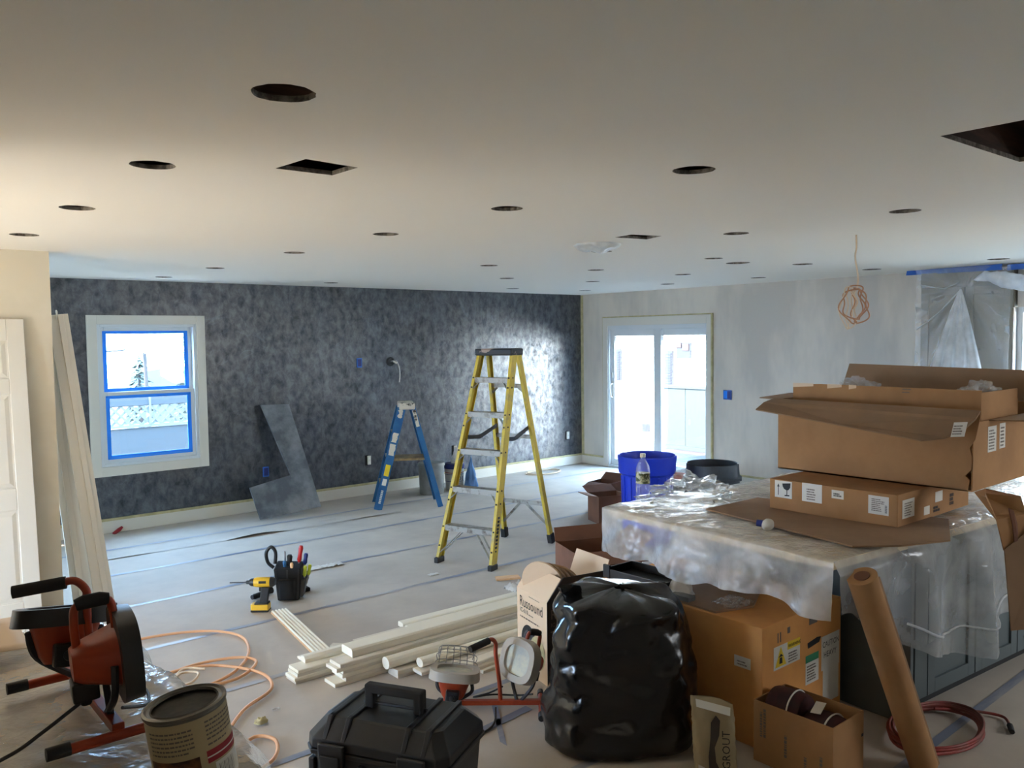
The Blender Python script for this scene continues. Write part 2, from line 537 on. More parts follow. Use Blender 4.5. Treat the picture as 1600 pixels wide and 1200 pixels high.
def obj(name, mb, mats, parent=None, world=False, bevel=0.0, smooth=0, solid=0.0, sub=0):
    me = bpy.data.meshes.new(name)
    vs = mb.v
    loc = V((0, 0, 0))
    if parent is not None and world:
        inv = rootmat(parent).inverted()
        vs = [inv @ p for p in vs]
    if parent is None:
        lo = [min(p[i] for p in vs) for i in range(3)]
        hi = [max(p[i] for p in vs) for i in range(3)]
        loc = V(((lo[0] + hi[0]) / 2, (lo[1] + hi[1]) / 2, lo[2]))
        vs = [p - loc for p in vs]
    me.from_pydata([tuple(p) for p in vs], [], mb.f)
    if not isinstance(mats, (list, tuple)):
        mats = [mats]
    for m in mats:
        me.materials.append(M[m] if isinstance(m, str) else m)
    if len(mats) > 1:
        me.polygons.foreach_set('material_index', mb.mi)
    me.validate()
    if smooth:
        me.shade_smooth()
        me.set_sharp_from_angle(angle=math.radians(smooth))
    me.update()
    o = bpy.data.objects.new(name, me)
    COL.objects.link(o)
    o.location = loc
    if parent is not None:
        o.parent = parent
    if solid:
        md = o.modifiers.new('solid', 'SOLIDIFY')
        md.thickness = solid
        md.offset = 0
    if bevel:
        md = o.modifiers.new('bevel', 'BEVEL')
        md.width = bevel
        md.segments = 2
        md.limit_method = 'ANGLE'
    if sub:
        md = o.modifiers.new('sub', 'SUBSURF')
        md.levels = md.render_levels = sub
    return o

def tag(o, label=None, cat=None, group=None, kind=None):
    if label:
        o['label'] = label
    if cat:
        o['category'] = cat
    if group:
        o['group'] = group
    if kind:
        o['kind'] = kind
    return o

def thing(name, loc, label=None, cat=None, rz=0.0, group=None, kind=None):
    o = bpy.data.objects.new(name, None)
    o.empty_display_size = 0.1
    COL.objects.link(o)
    o.location = loc
    o.rotation_euler = (0, 0, rz)
    return tag(o, label, cat, group, kind)

def copy_tree(o, parent=None):
    c = o.copy()
    COL.objects.link(c)
    if parent is not None:
        c.parent = parent
    for ch in list(o.children):
        copy_tree(ch, c)
    return c

def sticker(name, mt, parent, o, u, v, w, h, t=0.0008, world=True, label=None):
    """flat paper label: lower-left corner o, directions u (right) and v (up)"""
    o, u, v = V(o), V(u).normalized(), V(v).normalized()
    n = u.cross(v)
    mb = MB().slab([o + n * t * 0.6, o + u * w + n * t * 0.6, o + u * w + v * h + n * t * 0.6, o + v * h + n * t * 0.6], t)
    s = obj(name, mb, mt, parent, world)
    if label:
        s['label'] = label
    return s

def text(string, mt, parent, o, u, v, size, world=True, name='printed_lettering', off=0.0012, bold=0.0, sx=1.0):
    cu = bpy.data.curves.new('lettering', 'FONT')
    cu.body = string
    cu.size = 1.0
    cu.offset = bold
    cu.resolution_u = 2
    tmp = bpy.data.objects.new('lettering_tmp', cu)
    COL.objects.link(tmp)
    dg = bpy.context.evaluated_depsgraph_get()
    me = bpy.data.meshes.new_from_object(tmp.evaluated_get(dg))
    bpy.data.objects.remove(tmp)
    u, v = V(u).normalized(), V(v).normalized()
    n = u.cross(v)
    X = Matrix((u, v, n)).transposed().to_4x4()
    X.translation = V(o) + n * off
    X = X @ Matrix.Diagonal((size * sx, size, size, 1))
    if world:
        X = rootmat(parent).inverted() @ X
    me.transform(X)
    me.materials.clear()
    me.materials.append(M[mt])
    ob = bpy.data.objects.new(name, me)
    COL.objects.link(ob)
    ob.parent = parent
    return ob

def scribble(parent, o, u, v, w, h, rows, mt='inkgrey', world=True, name='printed_lines', fill=0.5, off=0.0012):
    """rows of small print too blurred to read: short dashes"""
    o, u, v = V(o), V(u).normalized(), V(v).normalized()
    n = u.cross(v)
    mb = MB()
    rh = h / rows
    for r in range(rows):
        x = 0
        end = w * random.uniform(0.65, 1.0)
        while x < end:
            l = min(random.uniform(0.03, 0.12) * w, end - x)
            a = o + u * x + v * (h - (r + 1) * rh) + n * off
            b = a + u * l
            mb.add([a, b, b + v * rh * fill, a + v * rh * fill], [(0, 1, 2, 3)])
            x += l + 0.025 * w
    return obj(name, mb, mt, parent, world)

def T(x, y, z):
    return Matrix.Translation((x, y, z))
def RZ(a):
    return Matrix.Rotation(a, 4, 'Z')
def RX(a):
    return Matrix.Rotation(a, 4, 'X')
def RY(a):
    return Matrix.Rotation(a, 4, 'Y')
def spline(pts, n=8, closed=False):
    P = [V(p) for p in pts]
    out = []
    N = len(P)
    for i in range(N if closed else N - 1):
        p0 = P[(i - 1) % N] if (closed or i > 0) else P[i]
        p1 = P[i]
        p2 = P[(i + 1) % N]
        p3 = P[(i + 2) % N] if (closed or i < N - 2) else p2
        for k in range(n):
            t = k / n
            out.append(0.5 * ((2 * p1) + (p2 - p0) * t + (2 * p0 - 5 * p1 + 4 * p2 - p3) * t * t + (3 * p1 - p0 - 3 * p2 + p3) * t ** 3))
    if not closed:
        out.append(P[-1])
    return out
def fbm(p, o=4):
    return noise.fractal(V(p), 1.0, 2.0, o)

# ================================================================== ROOM SHELL
H = 2.44
XL, YB = -11.0, -10.5

def wall_with_holes(name, axis, plane, thick, a0, a1, z0, z1, holes, mt):
    """axis 'x': wall lies in plane y=plane, runs along x. holes: (a0,a1,z0,z1)"""
    mb = MB()
    cuts = sorted({a0, a1, *[h[0] for h in holes], *[h[1] for h in holes]})
    for i in range(len(cuts) - 1):
        c0, c1 = cuts[i], cuts[i + 1]
        mid = (c0 + c1) / 2
        hs = sorted([h for h in holes if h[0] < mid < h[1]], key=lambda h: h[2])
        z = z0
        segs = []
        for h in hs:
            segs.append((z, h[2]))
            z = h[3]
        segs.append((z, z1))
        for s0, s1 in segs:
            if s1 - s0 < 1e-4:
                continue
            if axis == 'x':
                mb.bb((c0, min(plane, plane + thick), s0), (c1, max(plane, plane + thick), s1))
            else:
                mb.bb((min(plane, plane + thick), c0, s0), (max(plane, plane + thick), c1, s1))
    o = obj(name, mb, mt)
    return o

wb = wall_with_holes('wall_back', 'x', 0.0, 0.15, XL, 0.15, -0.2, 2.8, [(-6.48, -5.53, 0.645, 2.01), (-10.3, -8.7, 0.6, 2.0)], 'plaster')
tag(wb, 'dark mottled slate plaster wall around the taped window', 'wall', kind='structure')
wr = wall_with_holes('wall_right', 'y', 0.0, 0.15, YB, 0.0, -0.2, 2.8,
                     [(-2.225, -0.54, 0.0, 1.985), (-7.2, -5.82, 0.9, 2.05)], 'primer')
tag(wr, 'grey primed wall around the sliding glass door', 'wall', kind='structure')
wl = wall_with_holes('wall_left', 'y', XL, -0.15, YB - 0.15, 0.15, -0.2, 2.8, [(-4.7, -3.5, 0.25, 1.7)], 'warmwall')
tag(wl, 'warm white wall left of the view with a low window', 'wall', kind='structure')
wf = wall_with_holes('wall_front', 'x', YB, -0.15, XL, 0.15, -0.2, 2.8, [], 'warmwall')
tag(wf, 'warm white wall behind the camera', 'wall', kind='structure')
mb = MB().bb((XL, -2.42, 0), (-7.35, -2.29, H))
tag(obj('wall_partition', mb, 'warmwall'), 'short cream partition wall behind the leaning white door', 'wall', kind='structure')
mb = MB().bb((XL, -5.36, 0), (-8.85, -5.22, H))  # unseen wall added to keep the left light off the near ceiling
tag(obj('wall_light_block', mb, 'warmwall'), 'unseen stub wall added left of the camera to block light', 'wall', kind='structure')
# kitchen window bump-out beside the tall cabinet
mb = MB()
mb.bb((-0.30, -10.5, 0), (0.0, -7.2, H))
mb.bb((-0.30, -7.2, 0), (0.0, -5.82, 0.9))
mb.bb((-0.30, -7.2, 2.05), (0.0, -5.82, H))
tag(obj('wall_kitchen', mb, 'primer'), 'thick primed wall holding the kitchen window at right', 'wall', kind='structure')

# floor: subfloor slab with rosin-paper sheets and taped seams laid on it
fl = tag(obj('floor', MB().bb((XL, YB, -0.2), (0.0, 0.0, -0.004)), 'subfloor'), 'floor covered with taped protective paper', 'floor', kind='structure')
seams = [0.0, -0.72, -1.60, -2.52, -3.46, -4.35, -5.25, -6.15, -7.05, -7.95, -8.85, -10.5]
for i in range(len(seams) - 1):
    y1, y0 = seams[i] - 0.003, seams[i + 1] + 0.003
    def fp(u, v, y0=y0, y1=y1, i=i):
        x = XL + 0.05 + (-0.02 - XL - 0.05) * u
        y = y0 + (y1 - y0) * v
        e = 0.0008 * fbm((x * 1.3, y * 2, i * 3.1), 2) - 0.0012
        return (x, y, e)
    sh = obj('paper_sheet', MB().grid(fp, 60, 6), 'paper', fl, world=True)
    sh.data.shade_smooth()
for i in range(1, len(seams) - 1):
    y = seams[i]
    w = 0.022
    def ft(u, v, y=y, w=w):
        x = XL + 0.1 + (-0.1 - XL - 0.1) * u
        return (x, y + (v - .5) * 2 * w + 0.02 * fbm((x * .4, y, 0), 2), 0.0012 + 0.0006 * noise.noise(V((x * 2, y, 3))))
    obj('seam_tape', MB().grid(ft, 50, 1), 'seamtape', fl, world=True)
# curled, torn lap of paper near the dark wall
def fc(u, v):
    x = -6.85 + 3.1 * u
    y = -1.03 - 0.06 * u
    lift = max(0, math.sin(u * PI * 5 + 0.6)) * 0.022 * math.sin(u * PI)
    return (x, y + (v - 0.5) * 0.10, 0.002 + lift * (1 - v) ** 2)
obj('curled_paper_edge', MB().grid(fc, 60, 5), 'paper', fl, world=True)
# blue tape cross on the floor beside the trash bag
for a, b in (((-6.50, -5.66), (-5.95, -5.60)), ((-6.28, -5.80), (-6.05, -5.45))):
    obj('blue_floor_tape', MB().slab([(a[0], a[1], .002), (b[0], b[1], .002), (b[0], b[1] + .05, .002), (a[0], a[1] + .05, .002)], .0012),
        'seamtape', fl, world=True)

# ceiling: plasterboard sheet with the cut-outs for lights, speakers and a hatch
holes = [(-7.645, -3.288, .075), (-7.645, -4.466, .075), (-7.668, -5.609, .075), (-7.68, -6.665, .078), (-5.988, -3.206, .072),
         (-6.011, -4.436, .075), (-6.052, -5.577, .075), (-6.076, -6.68, .078), (-4.369, -6.674, .075), (-4.306, -5.635, .075),
         (-4.23, -4.454, .075), (-3.073, -4.57, .072), (-2.55, -4.436, .10), (-1.938, -4.673, .085), (-.813, -4.73, .085),
         (-1.907, -3.349, .08), (-.806, -3.486, .08), (-.84, -2.284, .08), (-4.198, -3.126, .075), (-3.104, -2.052, .075),
         (-1.91, -.735, .08), (-3.071, -3.276, .075), (-1.959, -2.153, .08), (-.78, -.866, .08), (-.919, -5.876, .085),
         (-5.985, -1.736, .075), (-6.021, -.559, .075), (-4.318, -.598, .075), (-7.7, -1.7, .075), (-7.7, -.6, .075)]
sq = [[(-7.31, -5.805), (-7.295, -6.01), (-7.085, -5.99), (-7.09, -5.81)],
      [(-4.775, -5.085), (-4.80, -5.24), (-4.59, -5.30), (-4.53, -5.13)],
      [(-5.885, -7.478), (-5.905, -8.15), (-5.20, -8.15), (-5.24, -7.484)]]
bm = bmesh.new()
def loop(pts):
    vs = [bm.verts.new((x, y, H)) for x, y in pts]
    return [bm.edges.new((vs[i], vs[(i + 1) % len(vs)])) for i in range(len(vs))]
ed = loop([(XL, YB), (0, YB), (0, 0), (XL, 0)])
loops = []
for hx, hy, r in holes:
    loops.append([(hx + r * (1 + random.uniform(-.03, .03)) * math.cos(2 * PI * k / 28), hy + r * (1 + random.uniform(-.03, .03)) * math.sin(2 * PI * k / 28)) for k in range(28)])
loops += sq
for l in loops:
    ed += loop(l)
bmesh.ops.triangle_fill(bm, edges=ed, use_beauty=True)
me = bpy.data.meshes.new('ceiling')
bm.to_mesh(me)
bm.free()
me.materials.append(M['ceiling'])
ce = bpy.data.objects.new('ceiling', me)
COL.objects.link(ce)
tag(ce, 'white plasterboard ceiling with light cut-outs', 'ceiling', kind='structure')
rim = MB()
for l in loops:
    n = len(l)
    rim.add([(x, y, H) for x, y in l] + [(x, y, H + .016) for x, y in l], [(i, (i + 1) % n, n + (i + 1) % n, n + i) for i in range(n)])
obj('cut_board_edges', rim, 'gypsum', ce, world=True)
tag(obj('roof_deck', MB().bb((XL - .15, YB - .15, 2.72), (.15, .15, 2.85)), 'joist'), 'wood deck above the ceiling seen through the hatch', 'roof', kind='structure')
for k in range(16):
    x = -10.6 + k * .7
    jm = MB().bb((x, YB, 2.50), (x + .04, 0, 2.72))
    obj('joist', jm, 'joist', ce, world=True)
# framing box around the attic hatch
hb = MB()
hb.bb((-5.94, -8.2, H + .018), (-5.90, -7.44, 2.70))
hb.bb((-5.94, -7.475, H + .018), (-5.17, -7.44, 2.70))
obj('hatch_frame', hb, 'joist', ce, world=True)

# baseboards with masking tape along the top edge
def baseboard(name, lo, hi, tape_lo, tape_hi, label):
    b = obj(name, MB().bb(lo, hi), 'white', bevel=0.004)
    tag(b, label, 'baseboard', kind='structure')
    obj('masking_tape', MB().bb(tape_lo, tape_hi), 'masktape', b, world=True)
    # shift to parent's frame handled by world flag
baseboard('baseboard_back', (-10.9, -.016, 0), (0, 0, .125), (-10.9, -.018, .118), (0, 0, .142), 'white baseboard with masking tape along the dark wall')
baseboard('baseboard_right', (-.016, -.45, 0), (0, -.016, .125), (-.018, -.45, .118), (0, -.016, .142), 'short white baseboard between corner and sliding door')
baseboard('baseboard_kitchen', (-.016, -4.85, 0), (0, -2.32, .125), (-.018, -4.85, .118), (0, -2.32, .142), 'white baseboard right of the sliding door')
tag(obj('trim_corner', MB().bb((-.003, -.055, .14), (0, -.003, H - .01)), 'masktape'), 'tan masking tape running up the room corner', 'tape', kind='structure')

# ------------------------------------------------------------------ double-hung window
w1 = thing('window_1', (-6.015, 0, .55), 'white double hung window with blue tape round its glass', 'window', kind='structure')
cs = MB()
for lo, hi in (((-6.574, -.022, .55), (-6.484, 0, 2.10)), ((-5.546, -.022, .55), (-5.457, 0, 2.10)),
               ((-6.484, -.022, 2.012), (-5.546, 0, 2.10)), ((-6.484, -.022, .55), (-5.546, 0, .642))):
    cs.bb(lo, hi)
obj('casing', cs, 'white', w1, world=True, bevel=.003)
jb = MB()
for lo, hi in (((-6.484, -.012, .642), (-6.455, .14, 2.012)), ((-5.575, -.012, .642), (-5.546, .14, 2.012)),
               ((-6.455, -.012, 1.985), (-5.575, .14, 2.012)), ((-6.455, -.012, .642), (-5.575, .14, .672))):
    jb.bb(lo, hi)
obj('jamb', jb, 'vinyl', w1, world=True, bevel=.002)
def sash(name, y, z0, z1, b=.05):
    s = MB()
    x0, x1 = -6.455, -5.575
    s.bb((x0, y, z0), (x0 + b, y + .035, z1))
    s.bb((x1 - b, y, z0), (x1, y + .035, z1))
    s.bb((x0 + b, y, z1 - b), (x1 - b, y + .035, z1))
    s.bb((x0 + b, y, z0), (x1 - b, y + .035, z0 + b))
    f = obj(name, s, 'vinyl', w1, world=True, bevel=.003)
    obj('pane', MB().bb((x0 + b, y + .014, z0 + b), (x1 - b, y + .02, z1 - b)), 'glass', f, world=True)
    t = MB()
    e = .030
    def wob():
        return random.uniform(-.003, .006)
    a0, a1, c0, c1 = x0 + b - .012, x1 - b + .012, z0 + b - .012, z1 - b + .012
    for lo, hi in (((a0, y + .006, c0), (a0 + e + wob(), y + .0125, c1)), ((a1 - e - wob(), y + .006, c0), (a1, y + .0125, c1)),
                   ((a0, y + .005, c1 - e * .8 - wob()), (a1, y + .012, c1)), ((a0, y + .005, c0), (a1, y + .012, c0 + e + wob()))):
        t.bb(lo, hi)
    t2 = MB()
    for lo, hi in (((a0 - .002, y - .002, c0), (a0 + .014, y, c1)), ((a1 - .014, y - .002, c0), (a1 + .002, y, c1)),
                   ((a0, y - .002, c1 - .012), (a1, y, c1 + .002)), ((a0, y - .002, c0 - .002), (a1, y, c0 + .012))):
        t2.bb(lo, hi)
    t.add(t2.v, t2.f)
    obj('blue_tape', t, 'bluetape', f, world=True)
sash('upper_sash', .055, 1.325, 1.985)
sash('lower_sash', .015, .672, 1.36)

# ------------------------------------------------------------------ sliding glass door
d1 = thing('door_1', (0, -1.38, 0), 'white sliding glass door with raised blinds on the primed wall', 'sliding door', kind='structure')
c = MB()
for lo, hi in (((-.02, -.54, 0), (0, -.452, 2.095)), ((-.02, -2.305, 0), (0, -2.225, 2.095)), ((-.02, -2.225, 1.985), (0, -.54, 2.095))):
    c.bb(lo, hi)
obj('casing', c, 'white', d1, world=True, bevel=.003)
t = MB()
for lo, hi in (((-.012, -.455, 0), (0, -.440, 2.11)), ((-.024, -2.318, 0), (0, -2.295, 2.11)), ((-.012, -2.318, 2.09), (0, -.440, 2.112))):
    t.bb(lo, hi)
obj('masking_tape', t, 'masktape', d1, world=True)
f = MB()
for lo, hi in (((-.008, -.56, 0), (.14, -.54, 1.985)), ((-.008, -2.225, 0), (.14, -2.205, 1.985)), ((-.008, -2.205, 1.93), (.14, -.56, 1.985)), ((-.008, -2.205, 0), (.14, -.56, .03))):
    f.bb(lo, hi)
obj('door_frame', f, 'vinyl', d1, world=True, bevel=.002)
def slider(x, ya, yb, top=1.93):
    s = MB()
    b = .062
    s.bb((x, ya - b, .03), (x + .04, ya, top))
    s.bb((x, yb, .03), (x + .04, yb + b, top))
    s.bb((x, yb + b, top - .09), (x + .04, ya - b, top))
    s.bb((x, yb + b, .03), (x + .04, ya - b, .12))
    p = obj('sliding_panel', s, 'vinyl', d1, world=True, bevel=.003)
    obj('pane', MB().bb((x + .016, yb + b, .12), (x + .022, ya - b, top - .09)), 'glass', p, world=True)
    bl = MB()
    for k in range(6):
        z = top - .097 - k * .012
        bl.bb((x + .024, yb + b + .004, z - .004), (x + .036, ya - b - .004, z + .004))
    obj('raised_blind', bl, 'blind', p, world=True)
    return p
p1 = slider(.035, -.56, -1.395)
p2 = slider(.085, -1.37, -2.205)
# the screen/meeting stile between the two panels
obj('meeting_stile', MB().bb((.03, -1.46, .03), (.08, -1.385, 1.93)), 'vinyl', d1, world=True, bevel=.003)
h = MB().tube(spline([(.034, -.592, .98), (-.01, -.592, 1.0), (-.02, -.592, 1.08), (-.01, -.592, 1.16), (.034, -.592, 1.18)], 5), .009, 8)
h.bb((.028, -.605, .95), (.036, -.579, 1.21))
h.bb((.020, -.602, 1.26), (.036, -.582, 1.33))
obj('handle', h, 'white', d1, world=True, smooth=40)
obj('exterior_handle', MB().tube(spline([(.078, -.66, .98), (.11, -.665, 1.02), (.11, -.665, 1.14), (.078, -.66, 1.18)], 5), .007, 8), 'white', d1, world=True, smooth=40)

# kitchen window at the right edge
w2 = thing('window_2', (-.30, -6.5, .9), 'bright kitchen window at the right edge beside the wrapped cabinet', 'window', kind='structure')
k = MB()
k.bb((-.31, -5.87, .9), (-.26, -5.82, 2.05)); k.bb((-.31, -7.2, .9), (-.26, -7.15, 2.05))
k.bb((-.31, -7.15, 2.0), (-.26, -5.87, 2.05)); k.bb((-.31, -7.15, .9), (-.26, -5.87, .95))
obj('window_frame', k, 'vinyl', w2, world=True, bevel=.003)
obj('pane', MB().bb((-.29, -7.15, .95), (-.284, -5.87, 2.0)), 'glass', w2, world=True)
obj('metal_edge', MB().bb((-.36, -5.825, .9), (-.31, -5.805, 2.05)), 'chrome', w2, world=True, bevel=.003)

# ================================================================== OUTSIDE
tag(obj('ground', MB().bb((-30, -30, -1.2), (40, 40, -1.05)), 'ground'), 'pale open ground outside the house', 'ground', kind='structure')
# deck outside the slider
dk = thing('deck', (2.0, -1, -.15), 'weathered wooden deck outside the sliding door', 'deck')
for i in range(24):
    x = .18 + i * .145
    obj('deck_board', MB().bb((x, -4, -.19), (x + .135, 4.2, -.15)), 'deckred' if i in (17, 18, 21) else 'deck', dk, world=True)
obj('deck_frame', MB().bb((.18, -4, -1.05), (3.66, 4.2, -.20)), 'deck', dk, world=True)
tag(obj('garden_hose', MB().tube(spline([(3.2, 2.2, -.13), (2.6, 1.2, -.10), (2.0, .9, -.02), (1.5, .6, .05), (1.2, .1, -.05), (1.0, -.6, -.13), (1.6, -1.2, -.13)], 8), .018, 8), 'hose', smooth=40),
    'white hose lying on the deck outside the sliding door', 'hose')
# neighbour's house
hs = thing('house', (8, 5, -1.05), 'white neighbouring house with blue shutters seen through the sliding door', 'house')
hw = MB()
hw.bb((8.02, -22, -1.05), (14, 14, 5.0))
obj('wall', hw, 'housewhite', hs, world=True)
sd = MB()
for i in range(36):
    z = -1.05 + i * .168
    sd.add([(8.0, -22, z), (8.0, 14, z), (8.02, 14, z + .168), (8.02, -22, z + .168)], [(0, 1, 2, 3)])
    sd.add([(8.02, -22, z), (8.02, 14, z), (8.0, 14, z), (8.0, -22, z)], [(0, 1, 2, 3)])
obj('siding', sd, 'housewhite', hs, world=True)
def shutter(y0, y1, z0, z1):
    s = MB()
    s.bb((7.94, y0, z0), (8.0, y1, z1))
    n = 12
    for i in range(n):
        z = z0 + .04 + i * (z1 - z0 - .08) / n
        s.bb((7.925, y0 + .03, z), (7.945, y1 - .03, z + (z1 - z0) / n * .55))
    return obj('shutter', s, 'shutter', hs, world=True)
shutter(4.74, 4.98, .60, 1.47)
shutter(6.49, 6.70, .66, 1.51)
wi = MB()
wi.bb((7.93, 4.19, 1.28), (8.0, 4.60, 1.68))
obj('window', wi, 'shutter', hs, world=True)
obj('orange_board', MB().bb((7.91, 4.21, 1.47), (7.93, 4.40, 1.64)), 'awnorange', hs, world=True)
obj('red_board', MB().bb((7.91, 4.44, 1.54), (7.93, 4.60, 1.66)), 'awnorange', hs, world=True)
obj('vent_box', MB().bb((7.88, 5.52, -.63), (8.0, 5.70, -.42)), 'shutter', hs, world=True, bevel=.01)
obj('outlet_box', MB().bb((7.90, 5.70, .66), (8.0, 5.76, .76)), 'redplastic', hs, world=True, bevel=.01)
# pale green side fence
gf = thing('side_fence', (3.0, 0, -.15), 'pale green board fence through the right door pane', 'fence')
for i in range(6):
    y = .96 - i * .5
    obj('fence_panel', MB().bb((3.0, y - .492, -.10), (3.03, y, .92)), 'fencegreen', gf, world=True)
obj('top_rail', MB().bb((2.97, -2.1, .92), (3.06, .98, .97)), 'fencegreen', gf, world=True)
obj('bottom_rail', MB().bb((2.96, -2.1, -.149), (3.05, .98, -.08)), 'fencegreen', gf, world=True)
# fence with lattice behind the double hung window
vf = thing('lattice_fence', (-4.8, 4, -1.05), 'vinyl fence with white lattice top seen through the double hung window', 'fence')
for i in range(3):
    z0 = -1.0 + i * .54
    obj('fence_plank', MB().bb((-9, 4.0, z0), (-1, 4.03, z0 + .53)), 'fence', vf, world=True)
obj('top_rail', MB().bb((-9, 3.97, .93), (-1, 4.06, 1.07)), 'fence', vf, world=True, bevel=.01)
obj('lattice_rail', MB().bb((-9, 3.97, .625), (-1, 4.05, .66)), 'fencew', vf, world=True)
lt = MB()
for i in range(60):
    x = -9 + i * .14
    for sg in (-1, 1):
        y = 3.985 + .012 * (sg > 0)
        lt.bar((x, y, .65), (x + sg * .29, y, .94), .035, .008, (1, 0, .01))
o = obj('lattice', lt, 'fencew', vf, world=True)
o['kind'] = 'stuff'
for x in (-7.2, -4.84, -2.4):
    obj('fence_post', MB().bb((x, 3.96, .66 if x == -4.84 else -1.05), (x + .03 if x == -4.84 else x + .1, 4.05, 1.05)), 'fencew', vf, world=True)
# utility pole, wire, tree and sheds beyond the fence
tag(obj('utility_pole', MB().tube([(-1.84, 14, -1.05), (-1.90, 14, 1.66)], .05, 8), 'bark', smooth=40), 'thin grey utility pole beyond the lattice fence', 'pole')
tag(obj('overhead_wire', MB().tube(spline([(-9, 14, 1.5), (-6, 14, 1.52), (-3.2, 14, 1.60), (-1.9, 14, 1.69), (-1.5, 14, 1.60), (-1.2, 14, 1.66)], 6), .022, 6), 'bark'), 'sagging overhead wire outside the taped window', 'wire')
def pine(x, y, h, n, label):
    tr = thing('evergreen_tree', (x, y, -1.05), label, 'tree')
    obj('trunk', MB().tube([(x, y, -1.05), (x, y, -1.05 + h)], [.08, .02], 8), 'bark', tr, world=True)
    lf = MB()
    rnd = random.Random(n)
    for i in range(160):
        z = rnd.uniform(.15, 1)
        a = rnd.uniform(0, 2 * PI)
        r = (1.05 - z) * h * .28 * rnd.uniform(.3, 1)
        c = V((x + r * math.cos(a), y + r * math.sin(a), -1.05 + z * h))
        d = V((math.cos(a), math.sin(a), -.3)) * .16
        s = V((-math.sin(a), math.cos(a), rnd.uniform(-.5, .5))) * .07
        lf.add([c - s, c + d, c + s, c - d * .4 + V((0, 0, .05))], [(0, 1, 2, 3)])
    o = obj('foliage', lf, 'leaf', tr, world=True)
    o['kind'] = 'stuff'
pine(-1.75, 15, 2.55, 3, 'dark evergreen tree behind the utility pole')
pine(-.45, 15, 3.1, 5, 'taller evergreen tree at the right of the taped window')
tag(obj('low_shed', MB().prism([(-1.7, 0), (.5, 0), (.5, 2.0), (-.2, 2.15), (-1.4, 2.0)], 0, 2, T(0, 19, -1.05) @ RX(PI / 2)), 'shed'), 'low grey shed beyond the fence', 'shed')

# ================================================================== WALL FITTINGS
def outlet(x, z, kind, label, wall='back', y=0):
    t = thing('outlet_box', (x, 0, z) if wall == 'back' else (0, y, z), label, 'outlet', 0 if wall == 'back' else -PI / 2)
    if kind == 'blue':
        obj('box', MB().bb((-.035, -.012, -.055), (.035, 0, .055)), 'tapeblue', t, bevel=.004)
        obj('inner_box', MB().bb((-.024, -.0135, -.042), (.024, -.011, .042)), 'bluelid', t)
    elif kind == 'double':
        obj('box', MB().bb((-.06, -.012, -.058), (.06, 0, .058)), 'tapeblue', t, bevel=.004)
        obj('inner_box', MB().bb((-.05, -.0135, -.045), (-.003, -.011, .045)), 'bluetape', t)
        obj('inner_box', MB().bb((.003, -.0135, -.045), (.05, -.011, .045)), 'bluelid', t)
    else:
        obj('box', MB().bb((-.042, -.006, -.06), (.0, 0, .06)), 'dark', t)
        r = obj('receptacle', MB().bb((-.014, -.02, -.052), (.03, 0, .052)), 'white', t, bevel=.003)
        obj('sockets', MB().bb((-.004, -.0215, .012), (.020, -.019, .036)).bb((-.004, -.0215, -.036), (.020, -.019, -.012)), 'label', r)
    return t
outlet(-3.658, 1.565, 'blue', 'upper blue outlet box on the dark plaster wall')
outlet(-4.841, .417, 'blue', 'low blue outlet box left of the slate sample board')
outlet(-3.568, .409, 'white', 'white receptacle low on the dark wall left of the blue ladder')
outlet(-2.30, .409, 'white', 'white receptacle low on the dark wall behind the yellow ladder')
outlet(-.295, .428, 'white', 'white receptacle near the far room corner')
outlet(0, 1.103, 'double', 'blue double outlet box right of the sliding door', 'right', -2.53)
cb = thing('cable_port', (-3.23, 0, 1.568), 'round black cable port with a dangling cable on the dark wall', 'cable port')
obj('port_ring', MB().lathe([(.0, -.004), (.055, -.004), (.055, .012), (.04, .016), (.036, .006), (0, .004)], 20, RX(PI / 2)), 'black', cb, smooth=40)
obj('hanging_cable', MB().tube(spline([(.0, -.01, 0), (.04, -.05, .01), (.08, -.05, -.05), (.11, -.03, -.14), (.105, -.02, -.25)], 6), .008, 8), 'steel', cb, smooth=40)
obj('connector', MB().tube([(.02, -.03, .005), (.06, -.055, -.02)], .013, 8), 'label', cb)

# slate coloured L-shaped plaster sample leaning on the dark wall
lb = MB()
def LP(x, z):
    # x along the wall, z measured up the leaning board
    return V((x, -.50 + z * .34, z * .94 + .01))
pts = [(-5.135, 0), (-4.448, .04), (-4.60, 1.2), (-4.92, 1.21), (-4.725, .42), (-5.19, .34)]
P = [LP(*p) for p in pts]
nr = (P[1] - P[0]).cross(P[3] - P[0]).normalized()
lb.add([p for p in P] + [p - nr * -.018 for p in P], [(0, 1, 4), (1, 2, 4), (2, 3, 4), (4, 5, 0), (10, 7, 6), (10, 8, 7), (10, 9, 8), (6, 11, 10)] +
       [(i, (i + 1) % 6, 6 + (i + 1) % 6, 6 + i) for i in range(6)])
tag(obj('sample_board', lb, 'slate'), 'L-shaped slate grey plaster sample board leaning on the dark wall', 'board')

